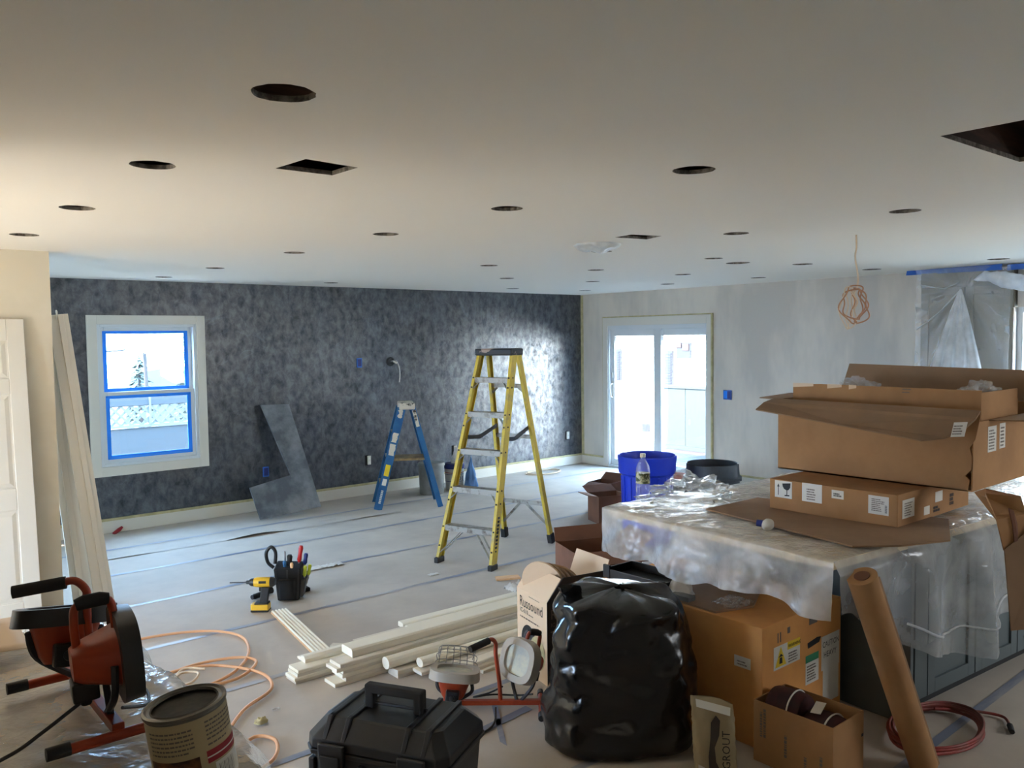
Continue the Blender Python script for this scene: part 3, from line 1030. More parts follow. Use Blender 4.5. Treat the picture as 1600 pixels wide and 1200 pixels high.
# ================================================================== STEPLADDERS
CH = [(-.038, -.012), (.038, -.012), (.038, .014), (.032, .014), (.032, -.005), (-.032, -.005), (-.032, .014), (-.038, .014)]
def channel(mb, p0, p1, flip, w=1.0):
    # web faces outward (local x), flanges point inward
    prof = [(a * w, b * flip) for a, b in CH]
    if flip < 0:
        prof = prof[::-1]
    mb.beam(p0, p1, prof, (0, 1, 0))
t = thing('stepladder', (-4.14, -3.127, 0), 'tall yellow stepladder with a paint splashed black cap', 'ladder', rz=math.radians(-71.5))
fy, ry, top = -.505, .505, 1.70
fx, rx_, tx, trx = .262, .246, .165, .150
tfy, try_ = .025, .125
def fr(z, sg):  # point on front rail
    k = z / top
    return V((sg * (fx + (tx - fx) * k), fy + (tfy - fy) * k, z))
def rr(z, sg):
    k = z / top
    return V((sg * (rx_ + (trx - rx_) * k), ry + (try_ - ry) * k, z))
for sg in (-1, 1):
    m1 = MB()
    channel(m1, fr(.035, sg), fr(top, sg), sg, 1.0)
    rail = obj('front_rail', m1, 'fiberyel', t)
    obj('foot', MB().box(fr(.02, sg), (.04, .095, .045)), 'rubber', rail, bevel=.005)
    bo = MB()
    for zz in (.14, .29, .60, .90, 1.20, 1.50, .50, 1.10, 1.42):
        q = fr(zz, sg)
        bo.lathe([(0, 0), (.008, 0), (.006, .005), (0, .006)], 8, T(q.x + sg * .013, q.y, q.z) @ RY(sg * PI / 2))
        bo.lathe([(0, 0), (.008, 0), (.006, .005), (0, .006)], 8, T(q.x, q.y - .042, q.z) @ RX(PI / 2))
    obj('rivets', bo, 'rubber', rail)
    m2 = MB()
    channel(m2, rr(.07, sg), rr(top, sg), sg, .72)
    rail = obj('rear_rail', m2, 'fiberyel', t)
    obj('boot', MB().bar(rr(0, sg), rr(.085, sg), .066, .046, (0, 1, 0)), 'rubber', rail, bevel=.004)
    # folding spreader: two dark links sagging in the middle
    a, b = fr(1.0, sg) + V((sg * -.02, .03, 0)), rr(1.06, sg) + V((sg * -.02, 0, 0))
    md = (a + b) / 2 + V((0, -.05, -.045))
    obj('spreader', MB().bar(a, md, .034, .008, (0, 0, 1)).bar(md, b, .034, .008, (0, 0, 1)), 'darkstrap', t)
for i, z in enumerate((.30, .605, .91, 1.215, 1.50)):
    a, b = fr(z, -1), fr(z, 1)
    s = MB()
    s.bb((a.x + .012, a.y - .040, z - .006), (b.x - .012, a.y + .050, z))
    s.bb((a.x + .012, a.y - .042, z - .044), (b.x - .012, a.y - .036, z))
    s.bb((a.x + .012, a.y + .044, z - .03), (b.x - .012, a.y + .050, z))
    st = obj('step', s, 'alu', t)
    L = .17 if i == 0 else .055
    for sg in (-1, 1):
        q = fr(z - (L * 1.1 + .03), sg)
        for dy in ((-.03, .03) if i == 0 else (-.032,)):
            br = MB().bar((sg * (abs(a.x) - .015 - L * .95), a.y + dy, z - .03), (q.x - sg * .014, q.y + dy, q.z), .022, .004, (0, 1, 0))
            obj('brace', br, 'alu', st)
for i, z in enumerate((.36, .97, 1.42)):
    a, b = rr(z, -1), rr(z, 1)
    s = obj('rear_bar', MB().bb((a.x, a.y - .006, z - .018), (b.x, a.y + .006, z + .018)), 'alu', t)
    if i != 1:
        L = .19 if i == 0 else .06
        for sg in (-1, 1):
            q = rr(z - L * 1.1, sg)
            obj('brace', MB().bar((sg * (abs(a.x) - L), a.y, z - .015), (q.x, q.y, q.z), .022, .005, (1, 0, .3)), 'alu', s)
cp = MB()
cp.bb((-.185, -.045, 1.685), (.185, .155, 1.745))
obj('top_cap', cp, 'capblack', t, bevel=.012)
q = fr(.5, 1)
mk = MB()
for j in range(9):
    q = fr(.16 + j * .028, 1)
    mk.bb((q.x + .0125, q.y - .014, q.z), (q.x + .0137, q.y + .016, q.z + .018))
obj('printed_marks', mk, 'ink', t)

# blue four-foot ladder, seen from its side
FL, FR_, RR_, RL_ = V((-3.961, -.877, 0)), V((-3.769, -.477, 0)), V((-3.375, -1.203, 0)), V((-3.162, -.803, 0))
ctr = (FL + FR_ + RR_ + RL_) / 4
ax = ((RR_ + RL_) / 2 - (FL + FR_) / 2)
rz = math.atan2(-ax.x, ax.y)
t = thing('stepladder', ctr, 'short blue paint splashed stepladder near the dark wall', 'ladder', rz=rz)
hl = ax.length / 2
top = 1.09
wx = .215
def fr2(z, sg):
    k = z / top
    return V((sg * (wx - .075 * k), -hl + (hl - .055) * k, z))
def rr2(z, sg):
    k = z / top
    return V((sg * (wx - .085 * k), hl - (hl - .065) * k, z))
for sg in (-1, 1):
    m1 = MB()
    channel(m1, fr2(.0, sg), fr2(top, sg), sg, 1.15)
    rail = obj('front_rail', m1, 'fiberblue', t)
    m2 = MB()
    channel(m2, rr2(.0, sg), rr2(top, sg), sg, .75)
    obj('rear_rail', m2, 'fiberblue', t)
    # stickers and splashes on the outside of the near rail (local +x side faces the camera)
    if sg == 1:
        d = (fr2(1, 1) - fr2(0, 1)).normalized()
        n = V((1, 0, .07)).normalized()
        w = d.cross(n).normalized()
        def patch(z0, z1, mt, nm, wd=.03, wob=.006):
            a, b = fr2(z0, 1) + n * .0142, fr2(z1, 1) + n * .0142
            pts = []
            K = 7
            for i in range(K):
                p = a.lerp(b, i / (K - 1))
                pts.append(p + w * (wd + random.uniform(-wob, wob)))
            for i in range(K - 1, -1, -1):
                p = a.lerp(b, i / (K - 1))
                pts.append(p - w * (wd + random.uniform(-wob, wob)))
            return obj(nm, MB().slab(pts, .001), mt, rail)
        patch(.72, .82, 'capwhite', 'sticker', .028)
        patch(.58, .70, 'capwhite', 'sticker', .030)
        patch(.98, 1.07, 'capwhite', 'paint_splash', .022, .012)
        patch(.36, .48, 'yel', 'caution_sticker', .026, 0)
        patch(.26, .33, 'label', 'warning_sticker', .022, 0)
        mk = MB()
        for j in range(8):
            a = fr2(.07 + j * .018, 1) + n * .0148
            mk.add([a - w * .012, a + w * .012, a + w * .012 + d * .012, a - w * .012 + d * .012], [(0, 1, 2, 3)])
        obj('printed_marks', mk, 'label', rail)
        d = (rr2(1, 1) - rr2(0, 1)).normalized()
        a, b = rr2(.88, 1) + n * .0142, rr2(1.06, 1) + n * .0142
        w2_ = d.cross(n).normalized()
        obj('paint_splash', MB().slab([a - w2_ * .02, a + w2_ * .016, b + w2_ * .022, b - w2_ * .018], .001), 'capwhite', t)
for z in (.28, .56, .83):
    a = fr2(z, 1)
    obj('step', MB().bb((-a.x + .01, a.y - .04, z - .02), (a.x - .01, a.y + .045, z)), 'alu', t, bevel=.004)
    a = rr2(z, 1)
    obj('rear_bar', MB().bb((-a.x, a.y - .008, z - .015), (a.x, a.y + .008, z + .015)), 'fiberblue', t)
a, b = fr2(.53, 1), rr2(.53, 1)
obj('paint_shelf', MB().bb((-a.x + .02, a.y + .02, .515), (a.x - .005, b.y - .01, .54)), 'shelfbrown', t, bevel=.006)
obj('top_cap', MB().bb((-.17, -.085, 1.07), (.17, .085, 1.145)), 'capwhite', t, bevel=.012)

# ================================================================== LEFT: DOOR AND JAMB LEGS
# six-panel door slab leaning on the partition
dt = thing('interior_door', (-8.0, -2.68, 0), 'white panelled door slab leaning on the partition wall', 'door')
LEAN = math.atan2(.20, 1.99)
DX = T(-7.91, -2.645, 0.003) @ RX(-LEAN)
dw, dh = .39, 2.0
ob_ = MB()
ob_.bb((-dw, 0.0, 0), (dw, .035, dh))
slab = obj('door_slab', MB().add([DX @ p for p in ob_.v], ob_.f), 'white', dt, world=True, bevel=.003)
fr_ = MB()
pan = []
for (z0, z1) in ((.20, .78), (.92, 1.52), (1.62, 1.86)):
    for (x0, x1) in ((-.29, -.05), (.05, .29)):
        pan.append((x0, x1, z0, z1))
# stiles and rails proud of the panels
for lo, hi in (((-dw, -.010, 0), (-.29, 0, dh)), ((.29, -.010, 0), (dw, 0, dh)), ((-.05, -.010, 0), (.05, 0, dh))):
    fr_.bb(lo, hi)
for z0, z1 in ((0, .20), (.78, .92), (1.52, 1.62), (1.86, dh)):
    fr_.bb((-.29, -.0099, z0), (-.05, 0, z1)); fr_.bb((.05, -.0099, z0), (.29, 0, z1))
obj('stiles_and_rails', MB().add([DX @ p for p in fr_.v], fr_.f), 'white', slab, world=True, bevel=.004)
for x0, x1, z0, z1 in pan:
    e = .035
    p = MB().hexa([(x0 + .01, 0, z0 + .01), (x1 - .01, 0, z0 + .01), (x1 - .01, 0, z1 - .01), (x0 + .01, 0, z1 - .01)][::1] +
                  [(x0 + e, -.008, z0 + e), (x1 - e, -.008, z0 + e), (x1 - e, -.008, z1 - e), (x0 + e, -.008, z1 - e)])
    obj('raised_panel', MB().add([DX @ q for q in p.v], [tuple(reversed(f)) for f in p.f]), 'white', slab, world=True)
obj('hanger_screw', MB().add([DX @ q for q in MB().lathe([(0, 2.0), (.006, 2.0), (.006, 2.02), (.014, 2.025), (.010, 2.035), (0, 2.036)], 10).v],
                             MB().lathe([(0, 2.0), (.006, 2.0), (.006, 2.02), (.014, 2.025), (.010, 2.035), (0, 2.036)], 10).f), 'label', dt, world=True)

# jamb legs leaning on the dark wall behind the partition
def lean_board(name, label, base, topp, prof, xd, mt, cat, group=None, stop=None):
    t = thing(name, base, label, cat, group=group)
    obj('board', MB().beam(base, topp, prof, xd), mt, t, world=True, bevel=.002)
    if stop:
        obj('stop_strip', MB().beam(base, topp, stop, xd), mt, t, world=True, bevel=.002)
    return t
bw = lambda a0, a1, b0, b1: [(a0, b0), (a1, b0), (a1, b1), (a0, b1)]
xdv = V((1, 0, 0))
j1 = lean_board('door_jamb', 'long white door jamb leaning on the partition end, half lit cream', (-7.07, -2.32, 0.0), (-7.285, -2.285, 2.03), bw(-.062, .062, -.010, .010), xdv, 'white', 'door jamb', stop=bw(-.005, .03, -.022, -.010))
j2 = lean_board('door_jamb', 'second white door jamb tucked behind the partition edge', (-7.19, -2.27, 0.0), (-7.35, -2.24, 1.99), bw(-.070, .070, -.010, .010), xdv, 'white', 'door jamb', stop=bw(-.03, .01, -.020, -.010))
obj('hanging_hook', MB().tube(spline([(-7.295, -2.297, 2.0), (-7.295, -2.31, 2.04), (-7.295, -2.30, 2.055), (-7.29, -2.28, 2.04)], 4), .006, 6), 'label', j1, world=True)
tag(obj('red_scrap', MB().tube([(-6.42, -.08, .004), (-6.36, -.05, .03), (-6.33, -.04, .05)], [.016, .02, .012], 8), 'red', smooth=50), 'small red plastic scrap against the dark wall baseboard', 'scrap')

# ================================================================== FAR FLOOR: PAILS, BINS, BOXES
def bucket(loc, prof, mt, label, cat, name, inner=None, seg=32, rimr=None):
    t = thing(name, loc, label, cat)
    obj('body', MB().lathe(prof, seg), mt, t, smooth=40)
    return t
t = bucket((-2.98, -.46, 0), [(0, .0), (.142, .0), (.152, .36), (.145, .36), (.135, .012), (0, .012)], 'pail', 'grey lidded pail against the dark wall behind the blue ladder', 'bucket', 'pail')
obj('lid', MB().lathe([(0, .37), (.155, .37), (.162, .358), (.162, .335), (.155, .335), (.155, .36), (0, .362)], 32), 'pail', t, smooth=40)
t = bucket((-2.60, -.40, 0), [(0, 0), (.108, 0), (.118, .30), (.11, .30), (.10, .012), (0, .012)], 'tubwhite', 'white compound tub with blue lid and rags beside the grey pail', 'bucket', 'compound_tub')
obj('lid', MB().lathe([(0, .315), (.122, .315), (.126, .30), (.126, .255), (.12, .255), (0, .26)], 32), 'bluelid', t, smooth=40)
obj('blue_band', MB().lathe([(.1125, .10), (.1165, .19), (.1171, .19), (.1131, .10)], 32), 'bluelid', t, smooth=40)
obj('white_band', MB().lathe([(.1131, .105), (.1170, .185), (.1175, .185), (.1136, .105)], 32), 'tubwhite', t, smooth=40)
obj('red_stripe', MB().lathe([(.1155, .205), (.1165, .212), (.1185, .212), (.1182, .205)], 32), 'red', t, smooth=40)
text('001', 'bluelid', t, (-.075, -.1165, .12), (1, -.18, 0), (0, 0, 1), .075, world=False, off=.012)
def rag(name, c, r, h, seed, mt, label, cat):
    def f(u, v):
        a = 2 * PI * u
        k = v
        rr = r * math.sin(k * PI * .52 + .02) * (1 + .35 * fbm((math.cos(a) * 2 + seed, math.sin(a) * 2, k * 2.5), 3))
        return (c[0] + rr * math.cos(a), c[1] + rr * math.sin(a), c[2] + h * (1 - k) * (1 + .25 * noise.noise(V((a, seed, k * 3)))))
    return tag(obj(name, MB().grid(f, 28, 12, True), mt, smooth=60), label, cat)
rag('rag', (-2.56, -.40, .318), .07, .19, 1.0, 'cloth', 'crumpled white rag on top of the blue lidded tub', 'cloth')
rag('rag', (-2.47, -.565, .01), .075, .36, 4.0, 'clothb', 'blue rag draped down beside the white compound tub', 'cloth')
tag(obj('wire_coil', MB().tube(spline([(-1.05 + .26 * math.cos(a) * (1 + .1 * math.sin(a * .37)), -.32 + .16 * math.sin(a) * (1 + .12 * math.cos(a * .41)), .012 + .004 * a / 6) for a in [i * .5 for i in range(40)]], 3), .006, 6), 'wirewhite', smooth=50),
    'loose coil of pale wire on the floor below the dark wall', 'wire')

# large blue barrel
t = thing('barrel', (-2.88, -3.71, 0), 'large bright blue open barrel behind the island', 'barrel')
obj('body', MB().lathe([(0, 0), (.205, 0), (.212, .02), (.222, .40), (.228, .60), (.252, .615), (.256, .64), (.256, .70), (.262, .735), (.262, .765), (.250, .772), (.244, .765), (.240, .70), (.21, .60), (.19, .03), (0, .03)], 48), 'blue', t, smooth=35)
ri = MB()
for k in range(16):
    a = 2 * PI * k / 16
    ri.bar((.214 * math.cos(a), .214 * math.sin(a), .05), (.229 * math.cos(a), .229 * math.sin(a), .59), .03, .012, (-math.sin(a), math.cos(a), 0))
obj('ribs', ri, 'blue', t, bevel=.004)
t = thing('trash_bin', (-2.27, -3.97, 0), 'charcoal grey round bin right of the blue barrel', 'bin')
obj('body', MB().lathe([(0, 0), (.205, 0), (.245, .50), (.262, .52), (.262, .54), (.244, .545), (.236, .655), (.230, .662), (.222, .655), (.222, .54), (.19, .03), (0, .03)], 48), 'bin', t, smooth=35)
hd_ = MB()
for a in (-.35, -2.4):
    x, y = .262 * math.cos(a), .262 * math.sin(a)
    hd_.box((0, 0, 0), (.05, .11, .05), T(x, y, .50) @ RZ(a))
obj('handle', hd_, 'bin', t, bevel=.01)
t = bucket((-1.62, -3.02, 0), [(0, 0), (.13, 0), (.15, .36), (.156, .365), (.156, .34), (.142, .34), (.125, .012), (0, .012)], 'redplastic', 'red bucket behind the blue barrel', 'bucket', 'bucket')
t = bucket((-1.98, -3.40, 0), [(0, 0), (.13, 0), (.15, .36), (.145, .365), (.125, .012), (0, .012)], 'bin', 'black bucket with a white rim between barrel and charcoal bin', 'bucket', 'bucket')
obj('rim', MB().lathe([(.148, .352), (.157, .356), (.157, .372), (.148, .374), (.143, .366)], 32), 'label', t, smooth=40)

def carton(name, label, cat, x0, x1, y0, y1, z0, z1, mt='kraft', rz=0.0, open_top=False, thick=.005, flaps=(), group=None, inmt='kraftin'):
    """box of corrugated board in a frame at its base; flaps: (side, length, angle from outward horizontal in deg, inset0, inset1)"""
    cx, cy = (x0 + x1) / 2, (y0 + y1) / 2
    t = thing(name, (cx, cy, z0), label, cat, rz, group)
    hx, hy, h = (x1 - x0) / 2, (y1 - y0) / 2, z1 - z0
    if not open_top:
        obj('body', MB().bb((-hx, -hy, 0), (hx, hy, h)), mt, t, bevel=.003)
    else:
        b = MB()
        b.bb((-hx, -hy, 0), (hx, hy, thick))
        b.bb((-hx, -hy, thick), (hx, -hy + thick, h)); b.bb((-hx, hy - thick, thick), (hx, hy, h))
        b.bb((-hx, -hy + thick, thick), (-hx + thick, hy - thick, h)); b.bb((hx - thick, -hy + thick, thick), (hx, hy - thick, h))
        obj('body', b, mt, t)
        for side, ln, ang, i0, i1 in flaps:
            a = math.radians(ang)
            o = {'-x': V((-1, 0, 0)), '+x': V((1, 0, 0)), '-y': V((0, -1, 0)), '+y': V((0, 1, 0))}[side]
            al = V((0, 0, 1)).cross(o)
            hw_ = hy if side[1] == 'x' else hx
            base = o * (hx if side[1] == 'x' else hy) + V((0, 0, h))
            dirv = o * math.cos(a) + V((0, 0, 1)) * math.sin(a)
            q = [base - al * hw_, base + al * hw_, base + al * (hw_ - i1) + dirv * ln, base - al * (hw_ - i0) + dirv * ln]
            obj('flap', MB().slab(q, thick), mt, t)
    return t
# small brown boxes left of the barrel
carton('carton', 'small open brown carton left of the blue barrel, nearest', 'box', -2.72, -2.40, -3.05, -2.80, 0, .27, 'kraftdk', -.35, True, flaps=(('+y', .14, 20, 0, 0), ('-x', .12, 10, .02, .02)))
carton('carton', 'brown carton half hidden beside the blue barrel, rear', 'box', -2.30, -2.06, -2.66, -2.40, 0, .30, 'kraftdk', .2, True, flaps=(('+x', .12, 30, 0, 0), ('-x', .14, -10, .02, .02)))
# mid brown open box behind the speaker carton
t = carton('carton', 'dark brown open carton behind the speaker carton', 'box', -4.62, -4.12, -4.72, -4.34, 0, .36, 'kraftdk', -.38, True, flaps=(('+y', .10, 78, 0, .0), ('+x', .12, 40, 0, 0), ('-y', .16, -20, .02, .02)))

# ================================================================== KITCHEN ISLAND
ISL = (-5.545, -6.95, 0)
irz = math.radians(-5)
isl = thing('kitchen_island', ISL, 'grey blue kitchen island with shaker doors under a plastic sheet', 'island', rz=irz)
obj('body', MB().bb((.80, .13, .10), (3.25, 1.28, .895)), 'cab', isl)
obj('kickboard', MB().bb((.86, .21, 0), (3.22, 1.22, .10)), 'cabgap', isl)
obj('end_panel', MB().bb((.775, .11, .0), (.80, 1.30, .895)), 'cab', isl, bevel=.002)
def shaker(x0, x1, z0, z1, name):
    fr_ = MB()
    b = .065
    y = .108
    fr_.bb((x0, y, z0), (x0 + b, y + .022, z1)); fr_.bb((x1 - b, y, z0), (x1, y + .022, z1))
    fr_.bb((x0 + b, y, z0), (x1 - b, y + .022, z0 + b)); fr_.bb((x0 + b, y, z1 - b), (x1 - b, y + .022, z1))
    d = obj(name, fr_, 'cab', isl, bevel=.0015)
    obj('door_panel', MB().bb((x0 + b, y + .012, z0 + b), (x1 - b, y + .020, z1 - b)), 'cab', d)
obj('filler', MB().bb((.81, .108, .11), (.92, .13, .88)), 'cab', isl, bevel=.0015)
for x0, x1, z0, z1 in ((.925, 1.375, .11, .88), (1.38, 1.83, .11, .88), (1.835, 2.60, .11, .36), (1.835, 2.60, .365, .62), (1.835, 2.60, .625, .88), (2.605, 3.24, .11, .88)):
    shaker(x0 + .002, x1 - .002, z0, z1, 'door' if z1 - z0 > .4 else 'drawer')
obj('countertop', MB().bb((0, 0, .895), (3.27, 1.34, .93)), 'counter', isl, bevel=.003)

pls = thing('plastic_sheet', (ISL[0], ISL[1], .93), 'clear plastic sheet draped over the island countertop', 'plastic sheet', rz=irz)
def drp(s):
    return max(0, -s)
def top_fn(u, v):
    # u: from the hanging left end to the right of the island ; v: front to back
    y = -.012 + 1.37 * v
    sfull = .225 + .03 * fbm((y * 3, 1.7, 0), 3) + (.06 if y < .12 else 0) * 0 + .05 * max(0, 1 - abs(y - .75) / .2)
    s = -sfull + (3.3 + sfull) * (u if u > .3 else u)
    if u < .25:
        s = -sfull * (1 - u / .25)
        k = drp(s)
        x = -.014 - k * .08 - .030 * k / .22 * math.sin(y * 17 + 1.2 * fbm((y * 2, 0, 3), 2)) - .02 * abs(fbm((y * 6, k * 6, 1), 3)) * k / .2
        z = .006 - k
        return (x, y, z)
    s = 3.3 * (u - .25) / .75
    rip = .010 * abs(fbm((s * 4, y * 4, 0), 4)) + .022 * max(0, noise.noise(V((s * 1.6, y * 1.6, 5)))) * min(1, s * 4)
    edge = min(1, s / .05, max(0, y + .012) / .06)
    return (s, y, .006 + rip * edge)
obj('top_sheet', MB().grid(top_fn, 150, 90), 'film', pls, smooth=180)
def front_fn(u, v):
    s = -.02 + 3.25 * u
    # hem height along the front
    hem = .20 + .33 * min(1, max(0, (s - .05) / .75)) ** .8 + .05 * math.sin(s * 3.1) + .10 * max(0, 1 - abs(s - 1.05) / .22) + .02 * fbm((s * 5, 2, 0), 3)
    k = hem * v
    fold = .030 * math.sin(s * 13 + 2.5 * noise.noise(V((s * 1.5, 0, 7)))) + .010 * math.sin(s * 23 + v * 2.5 + 3 * noise.noise(V((s * 2, 3, 1))))
    y = -.014 - (.03 * min(1, k / .05)) - fold * (k / .3) - .03 * k - .006 * fbm((s * 4, k * 5, 2), 2)
    return (s + .06 * k * math.sin(s * 2), y, .006 - k)
obj('front_drape', MB().grid(front_fn, 200, 40), 'filmfront', pls, smooth=180)
hem = [V(front_fn(i / 120, .80 + .03 * math.sin(i * .3))) + V((0, -.006, 0)) for i in range(18, 121)]
obj('hem_fold', MB().tube(hem, .0055, 6), 'filmmilk', pls, smooth=180)

# things standing on the island
bt = thing('water_bottle', (-5.235, -5.70, .947), 'clear half empty water bottle standing on the island in front of the blue barrel', 'bottle')
obj('body', MB().lathe([(0, 0), (.030, 0), (.037, .012), (.037, .05), (.034, .055), (.037, .06), (.037, .09), (.035, .095), (.037, .10), (.037, .17), (.033, .195), (.016, .228), (.013, .235), (.013, .245)], 24), 'pet', bt, smooth=60)
obj('label', MB().lathe([(.0375, .105), (.0375, .160)], 24), 'petlabel', bt, smooth=60)
obj('cap', MB().lathe([(.0, .262), (.014, .262), (.015, .258), (.015, .243), (.0, .243)], 16), 'white', bt, smooth=40)
def crumple(c, rx, ry, rz_, seed, amp=.5):
    def f(u, v):
        a = 2 * PI * u
        p = PI * (.5 * v)
        d = V((math.cos(a) * math.sin(p), math.sin(a) * math.sin(p), math.cos(p)))
        k = 1 + amp * fbm(d * 2.3 + V((seed, 0, 0)), 4)
        k = k + .25 * abs(noise.noise(d * 5 + V((seed * 2, 1, 0))))
        return (c[0] + d.x * rx * k, c[1] + d.y * ry * k, c[2] + d.z * rz_ * k)
    return f
tag(obj('plastic_bag', MB().grid(crumple((-4.95, -5.80, .948), .22, .17, .085, 2.0, .7), 60, 26, True), 'filmclear', smooth=25),
    'crumpled clear plastic bag beside the water bottle', 'plastic bag')
bd = MB()
bd.slab([(-5.143, -6.04, .947), (-5.335, -6.92, .950), (-5.20, -7.06, .955), (-4.985, -7.165, .96), (-4.55, -6.98, .955), (-4.70, -6.05, .947)], .007)
tag(obj('cardboard_sheet', bd, 'kraftin'), 'flat brown cardboard sheet under the labelled carton, overhanging the island corner', 'cardboard')
gl = thing('glue_bottle', (-5.30, -6.50, .947), 'small white ball shaped bottle cap lying under the cardboard edge', 'bottle')
obj('body', MB().lathe([(0, -.03), (.018, -.026), (.026, -.01), (.026, .008), (.016, .024), (0, .028)], 16, T(0, 0, .022) @ RY(PI / 2 - .3)), 'blob', gl, smooth=60)
obj('collar', MB().lathe([(0, .022), (.016, .022), (.016, .05), (0, .05)], 14, T(0, 0, .024) @ RZ(1.9) @ RY(PI / 2)), 'bluelid', gl, smooth=40)

# labelled flat carton
lc = carton('carton', 'flat brown carton with fragile label lying on the island cardboard sheet', 'box', -4.905, -4.13, -6.905, -6.255, .9535, 1.105)
def fl_(y, z):  # on the face toward the camera (x = -4.905)
    return V((-4.905, y, z))
uL, vL = V((0, -1, 0)), V((0, 0, 1))
s = sticker('fragile_label', 'label', lc, fl_(-6.285, 1.015), uL, vL, .095, .085)
# wine glass and arrow pictogram
g = MB()
o = fl_(-6.285, 1.015)
def G(x, z):
    return o + uL * x + vL * z + V((-.0016, 0, 0))
for poly in ([(.042, .072), (.088, .078), (.086, .055), (.076, .042), (.066, .040), (.052, .046), (.044, .058)], [(.066, .042), (.070, .042), (.070, .016), (.066, .016)], [(.055, .016), (.082, .018), (.082, .012), (.055, .010)],
             [(.018, .055), (.022, .055), (.022, .012), (.018, .012)], [(.013, .054), (.027, .054), (.020, .070)]):
    g.add([G(*p) for p in poly], [tuple(range(len(poly)))])
obj('glass_pictogram', g, 'ink', lc, world=True)
sticker('paper_label', 'label', lc, fl_(-6.435, 1.015), uL, vL, .105, .09)
scribble(lc, fl_(-6.46, 1.025), uL, vL, .05, .06, 5)
sticker('paper_label', 'label', lc, fl_(-6.59, 1.05), uL, vL, .06, .04)
scribble(lc, fl_(-6.60, 1.06), uL, vL, .042, .018, 2, 'ink', fill=.8)
s = sticker('paper_label', 'label', lc, fl_(-6.77, 1.005), uL, vL, .095, .085)
scribble(lc, fl_(-6.785, 1.02), uL, vL, .06, .06, 7)
bc = MB()
for i in range(9):
    bc.add([fl_(-6.848 , 1.016 + i * .004) + V((-.0016, 0, 0)), fl_(-6.858, 1.016 + i * .004) + V((-.0016, 0, 0)), fl_(-6.858, 1.018 + i * .004) + V((-.0016, 0, 0)), fl_(-6.848, 1.018 + i * .004) + V((-.0016, 0, 0))], [(0, 1, 2, 3)])
obj('barcode', bc, 'ink', lc, world=True)
uR = V((1, 0, 0))
def fr__(x, z):
    return V((x, -6.905, z))
sticker('paper_label', 'label', lc, fr__(-4.86, .99), uR, vL, .12, .085)
scribble(lc, fr__(-4.84, 1.0), uR, vL, .08, .065, 6)
sticker('paper_label', 'label', lc, fr__(-4.64, .975), uR, vL, .06, .04)
sticker('paper_label', 'label', lc, fr__(-4.52, 1.02), uR, vL, .08, .05)
scribble(lc, fr__(-4.54, .975), uR, vL, .07, .03, 2, 'ink', fill=.8)
scribble(lc, fr__(-4.36, .985), uR, vL, .05, .06, 3, 'ink', fill=.8)

# upper open carton with an inner carton
uc = thing('carton', (-4.27, -6.605, 1.1055), 'large open brown carton on top of the flat labelled carton', 'box')
X0, X1, Y0, Y1, ZB, ZT = -4.60, -3.94, -7.10, -6.11, 1.1065, 1.48
b = MB()
b.bb((X0, Y0, ZB), (X1, Y1, ZB + .006))
b.bb((X1 - .006, Y0, ZB + .006), (X1, Y1, ZT))
b.bb((X0 + .006, Y1 - .006, ZB + .006), (X1 - .006, Y1, ZT))
b.bb((X0 + .006, Y0, ZB + .006), (X1 - .006, Y0 + .006, ZT - .06))
# front wall with a torn right edge
tear = [(Y0 + .02, ZB), (Y0 + .012, ZB + .05), (Y0 + .03, ZB + .07), (Y0 + .006, ZB + .10), (Y0 + .004, ZB + .16), (Y0 + .014, ZB + .20), (Y0 - .01, ZB + .24), (Y0 - .03, ZT - .03), (Y0 - .02, ZT)]
b.slab([(X0 + .003, y, z) for y, z in tear] + [(X0 + .003, Y1, ZT + .004), (X0 + .003, Y1, ZB)], .006)
obj('body', b, 'kraft', uc, world=True)
obj('front_flap', MB().slab([(X0, -6.085, 1.484), (X0 - .12, -6.10, 1.470), (X0 - .25, -6.135, 1.442), (X0 - .255, -6.55, 1.400), (X0 - .25, -6.98, 1.352), (X0 - .20, -7.06, 1.365), (X0 - .20, -7.13, 1.40), (X0 - .10, -7.15, 1.45), (X0, -7.13, 1.476)], .006), 'kraftin', uc, world=True)
sticker('paper_label', 'label', uc, (X0 - .215, -7.09, 1.375), (.12, -1, .1), (.5, 0, .9), .055, .07)
scribble(uc, V((X0 - .212, -7.095, 1.385)), (.12, -1, .1), (.5, 0, .9), .042, .05, 4)
obj('left_flap', MB().slab([(X0 + .02, Y1, ZT), (X1, Y1, ZT), (X1 - .05, Y1 + .30, ZT - .01), (X0 + .28, Y1 + .30, ZT - .02)], .006), 'kraftin', uc, world=True)
obj('back_flap', MB().slab([(X1, Y0 - .25, ZT - .02), (X1, Y1, ZT), (X1 + .03, Y1 - .04, ZT + .175), (X1 + .03, Y0 - .25, ZT + .15)], .006), 'kraftin', uc, world=True)
sticker('paper_label', 'label', uc, (-4.43, Y0, 1.27), uR, vL, .10, .12)
sticker('paper_label', 'label', uc, (-4.29, Y0, 1.275), uR, vL, .07, .12)
scribble(uc, (-4.42, Y0, 1.28), uR, vL, .08, .10, 7)
scribble(uc, (-4.28, Y0, 1.285), uR, vL, .05, .10, 6)
obj('side_flap', MB().slab([(-4.42, Y0, ZT - .06), (X1, Y0, ZT - .06), (X1, Y0 - .22, ZT - .05), (-4.30, Y0 - .22, ZT - .06)], .006), 'kraftin', uc, world=True)
